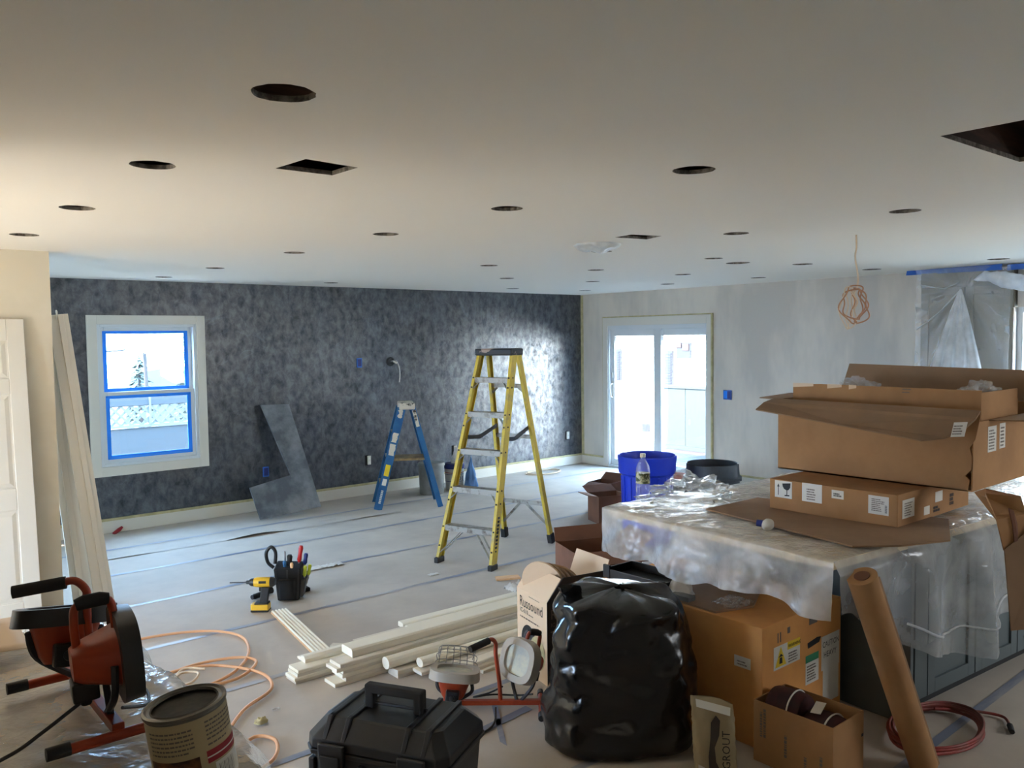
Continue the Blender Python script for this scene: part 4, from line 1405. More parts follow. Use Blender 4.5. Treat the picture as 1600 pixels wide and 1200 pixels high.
# torn panel hanging down beside the island
obj('torn_panel', MB().slab([(-4.60, -7.11, 1.108), (-4.648, -7.174, 1.10), (-4.62, -7.21, 1.0), (-4.60, -7.235, .864), (-4.53, -7.29, .89), (-4.50, -7.31, .90), (-4.47, -7.33, .95), (-4.50, -7.29, 1.02), (-4.52, -7.27, 1.10), (-4.48, -7.11, 1.108)], .006), 'kraft', uc, world=True)
obj('hanging_panel', MB().slab([(-4.602, -7.238, .87), (-4.594, -7.268, .51), (-4.40, -7.43, .53), (-4.36, -7.45, 1.04), (-4.44, -7.37, 1.03)], .006), 'kraftin', uc, world=True)
stn = MB()
stn.slab([(-4.575, -7.243, 1.05), (-4.560, -7.256, 1.04), (-4.548, -7.268, .98), (-4.556, -7.275, .91), (-4.570, -7.266, .90), (-4.568, -7.258, .97)], .0078)
obj('torn_ply', stn, 'kraftdk', uc, world=True)
ic = thing('carton', (-4.24, -6.605, 1.114), 'taller torn brown carton standing inside the open carton', 'box')
b = MB()
x0, x1, y0, y1 = -4.47, -4.02, -7.085, -6.122
ztop = lambda y: 1.565 + .004 * noise.noise(V((y * 30, 0, 0))) - .012 * (y + 6.1) * -1 * .5
K = 24
ys = [y1 + (y0 - y1) * i / K for i in range(K + 1)]
b.slab([(x0, y1, 1.114), (x0, y0, 1.114)] + [(x0, y, ztop(y)) for y in reversed(ys)], .006)
b.bb((x1 - .006, y0, 1.114), (x1, y1, 1.50)); b.bb((x0 + .004, y0, 1.114), (x1 - .006, y0 + .006, 1.55)); b.bb((x0 + .004, y1 - .006, 1.114), (x1 - .006, y1, 1.50))
b.bb((x0 + .004, y0 + .006, 1.114), (x1 - .006, y1 - .006, 1.12))
obj('body', b, 'kraft', ic, world=True)
tp = MB()
for a, c_ in ((0, 3), (5, 7), (8, 9)):
    tp.slab([(x0 - .0036, ys[a], ztop(ys[a]) - .022), (x0 - .0036, ys[c_], ztop(ys[c_]) - .012), (x0 - .0036, ys[c_], ztop(ys[c_]) + .002), (x0 - .0036, ys[a], ztop(ys[a]) + .002)], .001)
obj('torn_paper_edge', tp, 'cream', ic, world=True)
scribble(ic, (x0 - .003, -6.72, 1.535), (0, -1, 0), vL, .05, .03, 2, 'inkgrey', fill=.4)
for (c, rx, ry, rz_, sd) in (((-4.20, -6.98, 1.50), .10, .085, .07, 3.0), ((-4.2, -6.35, 1.50), .08, .10, .07, 6.0)):
    tag(obj('plastic_wrap', MB().grid(crumple(c, rx, ry, rz_, sd, .6), 36, 18, True), 'filmclear', smooth=30),
        'clear plastic wrap poking out of the torn carton, %s end' % ('right' if sd == 3.0 else 'left'), 'plastic wrap')

# ================================================================== TALL CABINET WRAPPED IN PLASTIC
cb = thing('tall_cabinet', (-.17, -5.39, 0), 'taupe tall cabinet wrapped in clear plastic on the right wall', 'cabinet')
obj('body', MB().bb((-.32, -5.80, 0), (0, -4.985, 2.40)), 'cabgrey', cb, world=True)
def front(y1, y0, z0, z1):
    m_ = MB()
    bb_ = .07
    x = -.345
    m_.bb((x, y1 - bb_, z0), (x + .024, y1, z1)); m_.bb((x, y0, z0), (x + .024, y0 + bb_, z1))
    m_.bb((x, y0 + bb_, z0), (x + .024, y1 - bb_, z0 + bb_)); m_.bb((x, y0 + bb_, z1 - bb_), (x + .024, y1 - bb_, z1))
    d = obj('door', m_, 'cabgrey', cb, world=True, bevel=.002)
    obj('door_panel', MB().bb((x + .012, y0 + bb_, z0 + bb_), (x + .02, y1 - bb_, z1 - bb_)), 'cabgrey', d, world=True)
for y1, y0 in ((-4.99, -5.385), (-5.395, -5.795)):
    front(y1, y0, .12, 1.28); front(y1, y0, 1.29, 2.25)
obj('top_rail', MB().bb((-.345, -5.80, 2.26), (-.32, -4.985, 2.40)), 'cabgrey', cb, world=True, bevel=.002)
pw = thing('plastic_drape', (-.40, -5.3, 1.0), 'clear plastic taped to the ceiling in front of the tall cabinet', 'plastic sheet')
apex = V((-.44, -5.395, 2.23))
def pf(u, v):
    y = -4.96 - .83 * u
    z = 2.432 - 1.45 * v
    x = -.385 - .02 * v
    # creases pulled toward the gathered point
    d = math.hypot(y - apex.y, (z - apex.z))
    a = math.atan2(z - apex.z, y - apex.y)
    x -= .010 * math.sin(a * 17) * min(1, d * 4) + .008 * abs(fbm((a * 4, d * 3, 1), 3))
    return (x, y, z)
obj('film', MB().grid(pf, 90, 110), 'filmclear', pw, world=True, smooth=180)
def tent(u, v):
    w = .008 + .30 * v ** .9
    y = apex.y + .01 * v - w * (u - .45) * 1.9
    fold = .035 * math.sin(u * 26) * v
    return (apex.x - .02 - .16 * v - fold - .05 * math.sin(PI * u) * v, y, apex.z - .95 * v)
obj('gathered_fold', MB().grid(tent, 60, 30), 'filmtent', pw, world=True, smooth=180)
cr = MB()
cr.tube([(-.425, -4.985, 1.86), (-.43, -5.2, 2.02), apex], .006, 5)
cr.tube([(-.415, -5.0, 2.29), (-.43, -5.24, 2.24), apex + V((0, .02, .06))], .004, 5)
obj('crease', cr, 'filmmilk', pw, world=True, smooth=180)
bun = spline([(-.47, -5.52, 2.30), (-.50, -5.62, 2.33), (-.52, -5.75, 2.30), (-.55, -5.9, 2.26), (-.6, -6.15, 2.24), (-.66, -6.5, 2.22)], 8)
bm_ = MB().tube(bun, [.012 + .055 * min(1, i / 16) * (1 + .3 * fbm((i * .4, 0, 0), 2)) for i in range(len(bun))], 18)
bm_.v = [p + V((0, 0, 1)) * .02 * fbm(p * 14, 3) for p in bm_.v]
obj('rolled_bundle', bm_, 'filmtent', pw, world=True, smooth=180)
obj('blue_tape', MB().slab([(-.30, -4.83, 2.438), (-.385, -5.72, 2.438), (-.40, -5.72, 2.385), (-.315, -4.83, 2.395)], .003).slab([(-.36, -5.75, 2.43), (-.42, -6.6, 2.43), (-.42, -6.6, 2.38), (-.36, -5.75, 2.38)], .003), 'tapeblue', pw, world=True)

# ================================================================== BOXES BESIDE THE ISLAND
bx = carton('carton', 'big brown warning labelled carton under the island corner', 'box', -5.472, -4.80, -6.585, -5.57, 0, .55, 'kraftbig')
lf_u, lf_o = V((0, -1, 0)), -5.472
text('E', 'ink', bx, (lf_o, -6.165, .205), lf_u, vL, .125, bold=.02)
sticker('paper_label', 'label', bx, (lf_o, -6.44, .345), lf_u, vL, .085, .05)
scribble(bx, (lf_o, -6.455, .355), lf_u, vL, .055, .025, 2)
rf = lambda x, z: V((x, -6.585, z))
s = sticker('warning_label', 'label', bx, rf(-5.385, .335), uR, vL, .215, .105)
tr = MB()
tr.add([rf(-5.375, .345) + V((0, -.0016, 0)), rf(-5.285, .345) + V((0, -.0016, 0)), rf(-5.33, .435) + V((0, -.0016, 0))], [(0, 1, 2)])
obj('warning_triangle', tr, 'yel', bx, world=True)
tr = MB()
for poly in ([(-5.343, .357), (-5.317, .357), (-5.320, .385), (-5.340, .385)], [(-5.350, .388), (-5.310, .388), (-5.33, .402)]):
    tr.add([rf(*p) + V((0, -.0022, 0)) for p in poly], [tuple(range(len(poly)))])
obj('warning_symbol', tr, 'ink', bx, world=True)
sticker('yellow_band', 'yel', bx, rf(-5.275, .405), uR, vL, .105, .035, t=.0014)
text('WARNING', 'ink', bx, rf(-5.27, .414), uR, vL, .022, off=.0026)
scribble(bx, rf(-5.268, .345), uR, vL, .09, .05, 4, off=.002)
blob_ = [(-5.10, .365), (-5.0, .375), (-4.985, .398), (-5.02, .403), (-5.06, .398), (-5.105, .392)]
obj('marker_blot', MB().add([rf(*p) + V((0, -.001, 0)) for p in blob_], [tuple(range(6))]), 'ink', bx, world=True)
sticker('green_label', 'label', bx, rf(-5.12, .195), uR, vL, .115, .105)
sticker('green_band', 'green', bx, rf(-5.12, .298), uR, vL, .115, .035)
scribble(bx, rf(-5.11, .21), uR, vL, .09, .08, 6, off=.002)
sticker('caution_label', 'label', bx, rf(-4.98, .225), uR, vL, .165, .165)
text('CAUTION', 'ink', bx, rf(-4.972, .335), uR, vL, .040, sx=.84, off=.002)
text('HEAVY', 'ink', bx, rf(-4.962, .285), uR, vL, .040, sx=.95, off=.002)
sticker('paper_label', 'label', bx, rf(-4.965, .06), uR, vL, .145, .165)
for x in (-5.355, -5.335):
    sticker('printed_mark', 'inkgrey', bx, rf(x, .455), uR, vL, .008, .045)
sticker('printed_mark', 'inkgrey', bx, rf(-5.275, .48), uR, vL, .022, .028)
sticker('paper_label', 'inkgrey', bx, rf(-5.09, .475), uR, vL, .07, .05)
ct = MB().slab([(-5.46, -6.33, .556), (-5.26, -6.40, .556), (-5.02, -6.28, .556), (-5.0, -5.66, .556), (-5.44, -5.65, .556)], .009)
tag(obj('cardboard_sheet', ct, 'kraftin'), 'loose tan cardboard sheet on top of the big carton', 'cardboard')
tr_ = thing('tray', (-5.33, -5.80, .561), 'shallow black tray on the big carton under the plastic hem', 'tray')
b = MB()
b.bb((-.10, -.20, 0), (.12, .20, .006)); b.bb((-.10, -.20, .006), (-.092, .20, .05)); b.bb((.112, -.20, .006), (.12, .20, .05)); b.bb((-.092, -.20, .006), (.112, -.192, .05)); b.bb((-.092, .192, .006), (.112, .20, .05))
obj('pan', b, 'black', tr_, bevel=.003)
obj('corner_feet', MB().bb((-.106, .16, -.0), (-.09, .206, .07)).bb((-.106, -.206, 0), (-.09, -.17, .06)), 'rubber', tr_, bevel=.004)
rag('rag', (-5.36, -6.05, .562), .06, .10, 9.0, 'cloth', 'small white rag on the big carton beside the black tray', 'cloth')
tag(obj('wood_offcut', MB().bb((-5.455, -6.17, .562), (-5.40, -6.06, .585)), 'pail', bevel=.002), 'small grey offcut block at the edge of the big carton', 'offcut')
tag(obj('plastic_scrap', MB().grid(lambda u, v: (-5.40 + .16 * v + .03 * noise.noise(V((u * 4, v * 3, 0))), -6.40 + .14 * u, .572 + .03 * abs(fbm((u * 5, v * 5, 3), 3))), 20, 20), 'filmclear', smooth=60), 'torn clear plastic scrap lying on the big carton near its corner', 'plastic scrap')

# spool carton
sp = carton('carton', 'small open brown carton holding maroon spools beside the big carton', 'box', -5.56, -5.315, -6.965, -6.60, 0, .265, 'kraft', 0, True)
for y, s0, n, h in ((-6.64, .16, 18, 'word'), (-6.74, .11, 12, ''), (-6.83, .06, 9, ''), (-6.90, .05, 8, '')):
    scribble(sp, (-5.56, y - .02, s0 - .045), (0, 0, 1), (0, 1, 0), .13, .034 if h else .018, 2 if h else 1, 'inkgrey', fill=.7)
sticker('hand_hole', 'ink', sp, (-5.335, -6.966, .16), uR, vL, .015, .012)
def spool(c, rx, rot, label):
    t = thing('spool', c, label, 'spool', group='maroon spools in the small carton')
    X = RZ(rot) @ RX(PI / 2)
    obj('body', MB().lathe([(0, -.075), (.082, -.075), (.088, -.06), (.092, -.02), (.092, .02), (.088, .06), (.082, .075), (0, .075)], 28, T(0, 0, .092) @ X), 'spool', t, smooth=40)
    obj('hub', MB().lathe([(.02, .076), (.03, .0765), (.03, .082), (.02, .082), (.02, .076)], 16, T(0, 0, .092) @ X @ RX(PI)), 'label', t, smooth=40)
    obj('white_cord', MB().tube([V((0, 0, .092)) + (X.to_3x3() @ V((.095 * math.cos(a), .095 * math.sin(a), .03))) for a in [.25 + i * .12 for i in range(22)]], .0035, 6), 'label', t, smooth=50)
    return t
spool((-5.437, -6.698, .12), .09, .05, 'rear maroon spool with white cord in the small carton')
spool((-5.437, -6.868, .075), .09, -.05, 'front maroon spool with paper tag in the small carton')
tag(obj('paper_tag', MB().slab([(-5.50, -6.83, .268), (-5.40, -6.80, .274), (-5.39, -6.84, .276), (-5.49, -6.87, .270)], .003), 'label'), 'small white paper tag lying across the front spool', 'tag')

# grout bag
gb = thing('grout_bag', (-5.775, -6.562, 0), 'pale paper grout bag standing before the big carton', 'bag', rz=math.radians(-50))
def gbf(u, v):
    a = 2 * PI * u
    w = .088 * (1 - .15 * v) + .01 * v
    d = .045 * (1 - v ** 2 * .92)
    ca, sa = math.cos(a), math.sin(a)
    x = w * math.copysign(abs(ca) ** .45, ca)
    y = d * math.copysign(abs(sa) ** .6, sa)
    y += .010 * fbm((x * 20, v * 5, sa), 3)
    x += .006 * fbm((v * 7, sa * 3, 1), 3) - .02 * v
    return (x, y - .02 * v, .335 * v - .03 * v * v * (x > 0) * abs(x) / .07)
obj('sack', MB().grid(gbf, 40, 26, True), 'groutbag', gb, smooth=50)
obj('folded_top', MB().slab([(-.085, -.028, .325), (.055, -.028, .295), (.052, -.045, .268), (-.082, -.046, .300)], .006), 'label', gb)
pr = MB()
def gp(x, z):
    return V((x, -.052 * (1 - (z / .34) ** 2 * .9) - .012 - .02 * z / .335, z))
pp = [(-.005, .27), (.012, .25), (.008, .19), (-.01, .14), (-.004, .08), (.02, .03), (-.03, .02), (-.035, .10), (-.028, .17), (-.025, .24)]
pr.add([gp(*p) for p in pp], [tuple(range(len(pp)))])
obj('printed_band', pr, 'groutdk', gb)
text('GROUT', 'ink', gb, gp(.052, .055) + V((0, -.004, 0)), (-.02, -.03, 1), (-1, 0, 0), .045, world=False, sx=1.05)
obj('white_corner', MB().slab([(-.075, -.057, .005), (-.045, -.058, .005), (-.05, -.058, .05), (-.075, -.056, .06)], .001), 'label', gb)

# paper tube leaning on the island corner
tb = thing('paper_roll', (-5.09, -7.10, 0), 'long brown paper roll leaning against the island corner', 'roll')
a, b = V((-5.095, -7.115, .02)), V((-5.50, -7.045, .885))
obj('roll', MB().tube([a, b], .058, 28), 'kraft', tb, world=True, smooth=40)
d = (b - a).normalized()
obj('core', MB().tube([b - d * .004, b + d * .003], .030, 20), 'kraftdk', tb, world=True, smooth=40)
sd_ = d.cross(V((0, 1, 0))).normalized()
obj('paper_edge', MB().bar(a + V((.03, -.053, 0)) + d * .01, b + V((.03, -.053, 0)), .012, .003, (1, 0, .3)), 'kraftin', tb, world=True)

# red cord coil on the floor
pts = []
for i in range(150):
    a = i * .36
    pts.append((-4.74 + (.27 + .05 * noise.noise(V((i * .09, 1, 0)))) * math.cos(a) + .03 * noise.noise(V((i * .05, 4, 0))), -7.02 + (.17 + .04 * noise.noise(V((i * .08, 2, 0)))) * math.sin(a), .012 + .0006 * i * .4 + .012 * abs(noise.noise(V((i * .2, 3, 0))))))
cc = thing('extension_cord', (-4.74, -7.02, 0), 'coiled red extension cord on the floor beside the paper roll', 'cord')
obj('coil', MB().tube(spline(pts, 2), .007, 6), 'cordred', cc, world=True, smooth=60)
obj('loose_end', MB().tube(spline([(-4.55, -6.93, .03), (-4.42, -7.05, .02), (-4.36, -7.16, .012), (-4.44, -7.22, .012)], 6), .007, 6), 'cordred', cc, world=True, smooth=60)
obj('plug', MB().tube([(-4.44, -7.22, .014), (-4.50, -7.25, .014)], [.014, .012], 8), 'rubber', cc, world=True, smooth=50)

# ================================================================== TRASH BAG
rnd = random.Random(11)
NU, NV = 30, 19
bagv, bagfc = [], []
for j in range(NV + 1):
    v = j / NV
    for i in range(NU):
        jit = rnd.uniform(-.38, .38) if 0 < j < NV else 0
        vv = min(1, max(0, v + (rnd.uniform(-.35, .35) / NV if 0 < j < NV else 0)))
        a = 2 * PI * (i + jit + (.5 if j % 2 else 0)) / NU
        ca, sa = math.cos(a), math.sin(a)
        if vv < .10:
            k = vv / .10
            r, z = .90 + .12 * k, .0 + .03 * k * k
        elif vv < .84:
            k = (vv - .10) / .74
            r = 1.03 - .17 * k + .03 * math.sin(k * PI)
            z = .03 + .60 * k
        else:
            k = (vv - .84) / .16
            r = .85 * math.sqrt(max(0, 1 - k ** 1.6))
            z = .63 + .055 * math.sin(k * PI / 2)
        # big slow bulges and long folds running down from the gathered corner, plus crumple jitter
        blg = .045 * noise.noise(V((ca * 1.3, sa * 1.3, z * 2.4 + 4)))
        fold = .030 * (1 - 2 * abs(noise.noise(V((ca * 2.6 + z * 1.4, sa * 2.6 - z, z * 1.1)))))
        jt = rnd.uniform(-.026, .026) * min(1, vv * 5)
        q = .8
        px, py = math.copysign(abs(ca) ** q, ca), math.copysign(abs(sa) ** q, sa)
        rr0 = r + (blg + fold + jt) / .30
        z += (.035 * noise.noise(V((px * 1.8, py * 1.8, 2))) + rnd.uniform(-.012, .012)) * min(1, max(0, (vv - .6) * 4))
        bagv.append((.315 * rr0 * px + .045 * vv, .27 * rr0 * py, max(.001, z) if j else .001))
for j in range(NV):
    for i in range(NU):
        a_, b_ = j * NU + i, j * NU + (i + 1) % NU
        c_, d_ = (j + 1) * NU + (i + 1) % NU, (j + 1) * NU + i
        if j % 2:
            bagfc += [(a_, b_, c_), (a_, c_, d_)]
        else:
            bagfc += [(a_, b_, d_), (b_, c_, d_)]
bagfc.append(tuple(reversed(range(NU))))
tb_ = thing('trash_bag', (-5.845, -6.045, 0), 'big full black plastic trash bag leaning on the big carton', 'trash bag', rz=math.radians(-42))
obj('bag', MB().add(bagv, bagfc), 'bag', tb_, smooth=180, sub=1)
kn = MB()
def knot(u, v):
    a = 2 * PI * u
    r = .022 + .028 * v + .012 * noise.noise(V((math.cos(a) * 2, math.sin(a) * 2, v * 3)))
    return (-.175 + r * math.cos(a) - .025 * v, -.02 + r * .6 * math.sin(a), .60 + .10 * v)
obj('twisted_corner', MB().grid(knot, 24, 10, True), 'bag', tb_, smooth=40)

# ================================================================== SPEAKER CARTON
sa = math.atan2(-.26 * 1, .965)   # local x axis (depth) direction
A = V((-5.635, -5.125, 0))
spk = thing('carton', A, 'cream speaker carton with printed name standing open behind the trash bag', 'box', rz=math.radians(-13))
W_, D_, Hh = .335, .33, .445   # width along -local y, depth along local x
b = MB()
th = .004
b.bb((0, -W_, 0), (D_, 0, th))
b.bb((0, -W_, th), (th, 0, Hh)); b.bb((D_ - th, -W_, th), (D_, 0, Hh))
b.bb((th, -th, th), (D_ - th, 0, Hh))
obj('body', b, 'cream', spk)
obj('printed_side', MB().bb((.0, -W_ - .0035, 0), (D_, -W_, Hh)), 'blackcard', spk)
obj('side_inner', MB().bb((th, -W_ + .0002, th), (D_ - th, -W_ + th, Hh)), 'cream', spk)
obj('flap', MB().slab([(0, 0, Hh), (0, -W_, Hh), (.09, -W_ + .0, Hh + .115), (.09, 0, Hh + .115)], th), 'cream', spk)
obj('flap', MB().slab([(.0, -W_ - .002, Hh), (D_, -W_ - .002, Hh), (D_ + .03, -W_ - .02, Hh + .13), (.09, -W_ - .015, Hh + .125)], th), 'blackcard', spk)
obj('flap', MB().slab([(D_, -W_, Hh), (D_, 0, Hh), (D_ + .07, .01, Hh + .165), (D_ + .07, -W_ + .01, Hh + .175)], th), 'cream', spk)
# lettering on the front face (normal -x): u runs to -y, v up
text('Russound', 'ink', spk, (0, -.03, .355), (0, -1, 0), vL, .082, world=False, sx=.82)
text('IC-610', 'ink', spk, (0, -.035, .322), (0, -1, 0), vL, .034, world=False, bold=.01)
scribble(spk, (0, -.135, .322), (0, -1, 0), vL, .08, .012, 1, 'inkgrey', world=False)
scribble(spk, (0, -.035, .292), (0, -1, 0), vL, .24, .014, 1, 'inkgrey', world=False)
scribble(spk, (0, -.14, .425), (0, -1, 0), vL, .13, .008, 1, 'inkgrey', world=False)
text('Russound', 'inkgrey', spk, (.02, -W_ - .0035, .355), (1, 0, 0), vL, .075, world=False, sx=.8)
text('IC-610', 'inkgrey', spk, (.02, -W_ - .0035, .315), (1, 0, 0), vL, .030, world=False)
scribble(spk, (.02, -W_ - .0035, .285), (1, 0, 0), vL, .2, .014, 1, 'inkgrey', world=False)
def disc(mb, cy, cz, ry_, rz_, x):
    n = 32
    mb.add([V((x, cy + ry_ * math.cos(2 * PI * k / n), cz + rz_ * math.sin(2 * PI * k / n))) for k in range(n)], [tuple(reversed(range(n)))])
    return mb
pic = obj('printed_speaker', disc(MB(), -.135, .175, .085, .092, -.0012), 'ink', spk)
for k, (r, mt) in enumerate(((.062, 'bin'), (.050, 'blackcard'), (.030, 'bin'), (.014, 'label'))):
    obj('printed_ring', disc(MB(), -.135, .175, r, r * 1.05, -.0016 - .0004 * k), mt, pic)
obj('printed_grille', disc(MB(), -.235, .145, .082, .09, -.0036), 'masktape', spk)
# round plasterboard cut-outs standing in the carton
for i in range(4):
    t = MB()
    n = 30
    X = T(.075 + i * .030, -.165 - .012 * i, Hh + .045 - .008 * i) @ RZ(.55) @ RY(-.22)
    ring = [(0.0, .132 * math.cos(2 * PI * k / n), .132 * math.sin(2 * PI * k / n)) for k in range(n)]
    t.add([X @ V(p) for p in ring] + [X @ (V(p) + V((.013, 0, 0))) for p in ring], [tuple(reversed(range(n))), tuple(range(n, 2 * n))] + [(k, (k + 1) % n, n + (k + 1) % n, n + k) for k in range(n)])
    Mw = rootmat(spk)
    t.v = [Mw @ p for p in t.v]
    lab = ['front most round plasterboard cut-out standing in the speaker carton', 'second round plasterboard cut-out from the front in the speaker carton',
           'third round plasterboard cut-out from the front in the speaker carton', 'rear most round plasterboard cut-out in the speaker carton'][i]
    tag(obj('round_cutout', t, 'cream' if i == 0 else 'kraftin'), lab, 'cut-out', 'plasterboard cut-outs in the speaker carton')

# ================================================================== TRIM BOARDS
def board(name, label, x0, x1, y0, y1, w, h, z, mt='primed', group='white trim boards in the pile', prof=None, roll=0.0, ends='rawwood', z1=None):
    """board along its length from (x0,y0) to (x1,y1); w across, h thick, z underside"""
    p0, p1 = V((x0, y0, z)), V((x1, y1, z if z1 is None else z1))
    d = (p1 - p0).normalized()
    side = V((-d.y, d.x, 0)).normalized()
    pr = prof or [(-w / 2, 0), (w / 2, 0), (w / 2, h * .8), (w / 2 - h * .2, h), (-w / 2 + h * .2, h), (-w / 2, h * .8)]
    if roll:
        c_, s_ = math.cos(roll), math.sin(roll)
        pr = [(a * c_ - b_ * s_, a * s_ + b_ * c_) for a, b_ in pr]
        mn = min(b_ for a, b_ in pr)
        pr = [(a, b_ - mn) for a, b_ in pr]
    mb = MB()
    n = len(pr)
    vs = []
    for p in (p0, p1):
        vs += [p + side * a + V((0, 0, 1)) * b_ for a, b_ in pr]
    fs = [tuple(range(n)), tuple(reversed(range(n, 2 * n)))] + [((i + 1) % n, i, n + i, n + (i + 1) % n) for i in range(n)]
    mb.add(vs, fs)
    o = obj(name, mb, mt)
    return tag(o, label, 'board', group)
nm = ['bottom', 'second', 'third', 'fourth', 'fifth', 'top']
# left low stack (its ends are nearest the drill)
for i in range(4):
    board('trim_board', '%s flat board of the low left stack in the trim pile' % nm[i], -6.70 + random.uniform(-.02, .03) + i * .012, -4.75, -4.475 + random.uniform(-.006, .006), -4.47, .115, .0175, i * .018, 'primed' if i % 2 else 'primed2')
board('trim_board', 'moulded board lying on the low left stack, its profile showing', -6.60, -4.8, -4.42, -4.45, .09, .03, .073, 'primed', prof=[(-.05, 0), (.05, 0), (.05, .012), (.03, .018), (.01, .02), (-.01, .032), (-.035, .034), (-.05, .02)])
# main stack
for i in range(6):
    board('trim_board', '%s flat board of the tall middle stack in the trim pile' % nm[i], -6.50 + random.uniform(-.02, .02) - (.04 if i in (0, 4, 5) else 0), -4.75, -4.66 + random.uniform(-.008, .008), -4.66, .118, .0195, i * .020, 'primed2' if i % 2 else 'primed')
board('trim_board', 'large square edged white board lying highest on the trim pile', -6.43, -4.78, -4.625, -4.655, .12, .045, .122, 'primed')
board('trim_board', 'white board directly behind the highest board of the trim pile', -5.95, -4.78, -4.50, -4.53, .085, .03, .10, 'primed')
board('trim_board', 'long white board at the back edge of the trim pile, raw wood end', -5.88, -4.75, -4.30, -4.44, .07, .03, .06, 'primed', z1=.10)
board('trim_board', 'narrow white board behind the pile with pinkish end grain', -6.22, -5.3, -4.34, -4.36, .06, .025, .045, 'primed2')
board('trim_board', 'short white offcut board at the rear left of the trim pile', -6.36, -5.6, -4.36, -4.40, .07, .02, .0, 'primed2')
# round-nosed rail and front boards
rn = [(.038 * math.cos(2 * PI * k / 14), .034 + .034 * math.sin(2 * PI * k / 14)) for k in range(14)]
board('trim_board', 'round nosed white rail with a bright rounded end in the trim pile', -6.28, -4.85, -4.775, -4.80, .07, .06, .045, 'primed', prof=rn)
for i in range(2):
    board('trim_board', '%s supporting board under the round nosed rail' % ('lower' if i == 0 else 'upper'), -6.24, -4.85, -4.785, -4.80, .10, .021, i * .022, 'primed2')
board('trim_board', 'second white rail in front of the round nosed rail', -6.12, -4.9, -4.865, -4.885, .07, .045, .04, 'primed', prof=[(a * .9, b_ * .75) for a, b_ in rn])
for i in range(2):
    board('trim_board', '%s front board of the trim pile nearest the black case' % ('lower' if i == 0 else 'upper'), -6.05 - .1 * i, -4.92, -4.885 - .03 * (1 - i), -4.90 - .03 * (1 - i), .09, .019, .0195 * i, 'primed2')
board('trim_board', 'front outer board of the pile lying flat on the floor', -5.98, -5.0, -4.985, -4.99, .07, .02, 0, 'primed2')
for i in range(3):
    board('trim_board', '%s of three thin boards nearest the work light at the pile front' % ('lowest' if i == 0 else 'middle' if i == 1 else 'topmost'), -5.86 - .06 * i, -4.98, -5.06 + .02 * i, -5.03 + .02 * i, .07, .019, .0195 * i, 'primed' if i == 2 else 'primed2')
tag(obj('plastic_scrap', MB().grid(lambda u, v: (-5.12 + .18 * u, -4.50 + .12 * v, .16 + .035 * abs(fbm((u * 5, v * 5, 8), 3)) + .02 * math.sin(u * PI)), 18, 14), 'cloth', smooth=60), 'crumpled white wrapping on the far end of the trim pile', 'scrap')
# single fluted casing on the floor
ft = thing('fluted_casing', (-6.33, -3.76, 0), 'single fluted white casing board running from the drill to the trim pile', 'board')
a, b = V((-6.236, -3.345, 0)), V((-6.39, -4.34, 0))
d = (b - a).normalized()
side = V((-d.y, d.x, 0))
obj('board', MB().beam(a + V((0, 0, .006)), b + V((0, 0, .006)), [(-.056, -.006), (.056, -.006), (.056, .006), (-.056, .006)], side), 'rawwood', ft, world=True)
for i in range(5):
    o_ = side * (-.044 + .022 * i)
    obj('flute', MB().beam(a + o_ + V((0, 0, .0118)), b + o_ + V((0, 0, .0118)), [(-.009, 0), (.009, 0), (.007, .006), (.003, .009), (-.003, .009), (-.007, .006)], side), 'primed', ft, world=True)
board('trim_board', 'short fluted offcut standing against the trim pile end', -6.33, -6.18, -4.26, -4.44, .05, .02, .035, 'primed2')
tag(obj('wood_offcut', MB().slab([(-4.66, -3.72, .008), (-4.50, -3.80, .008), (-4.53, -3.87, .008), (-4.70, -3.79, .008)], .014), 'rawwood'), 'small raw wood offcut on the floor near the yellow ladder foot', 'offcut')
tag(obj('paper_scrap', MB().grid(lambda u, v: (-5.72 + .40 * u, -2.56 - .07 * u * .6 + .09 * v + .02 * noise.noise(V((u * 6, v, 0))), .006 + .022 * abs(fbm((u * 7, v * 4, 1), 3))), 26, 8), 'cloth', smooth=50), 'crumpled strip of white tape on the floor behind the tool pouch', 'scrap')
for i, (x, y, s) in enumerate(((-4.95, -3.32, .05), (-6.9, -4.75, .02), (-6.35, -4.9, .03))):
    tag(obj('paper_scrap', MB().grid(lambda u, v: (x + s * (u - .5) * 2, y + s * (v - .5), .004 + .01 * abs(fbm((u * 4, v * 4, i), 2))), 8, 6), 'cloth', smooth=50),
        ['tiny white paper scrap below the yellow ladder', 'tiny pale scrap beside the tan cord', 'tiny pale scrap left of the trim pile'][i], 'scrap')

# ================================================================== DRILL
dr = thing('cordless_drill', (-6.31, -3.24, 0), 'yellow and black cordless drill standing upright on its battery', 'drill', rz=math.radians(140))
# local +x points along the bit
bt_ = MB().prism([(-.05, -.034), (.062, -.034), (.074, -.018), (.074, .018), (.062, .034), (-.05, .034)], 0.008, .052)
obj('battery', bt_, 'toolyel', dr, bevel=.006)
obj('battery_base', MB().bb((-.052, -.036, 0), (.070, .036, .014)), 'black', dr, bevel=.005)
obj('battery_top', MB().bb((-.048, -.032, .048), (.045, .032, .062)), 'black', dr, bevel=.005)
obj('handle', MB().beam((-.012, 0, .058), (-.030, 0, .165), [(-.026, -.019), (.024, -.017), (.030, 0), (.024, .017), (-.026, .019)], (1, 0, 0)), 'black', dr, bevel=.004)
obj('trigger', MB().box((.006, 0, .150), (.022, .016, .030)), 'rubber', dr, bevel=.004)
obj('motor_housing', MB().lathe([(0, -.085), (.026, -.085), (.033, -.075), (.034, .0), (.034, .03), (.028, .05), (0, .05)], 20, T(0, 0, .198) @ RY(PI / 2)), 'toolyel', dr, smooth=40)
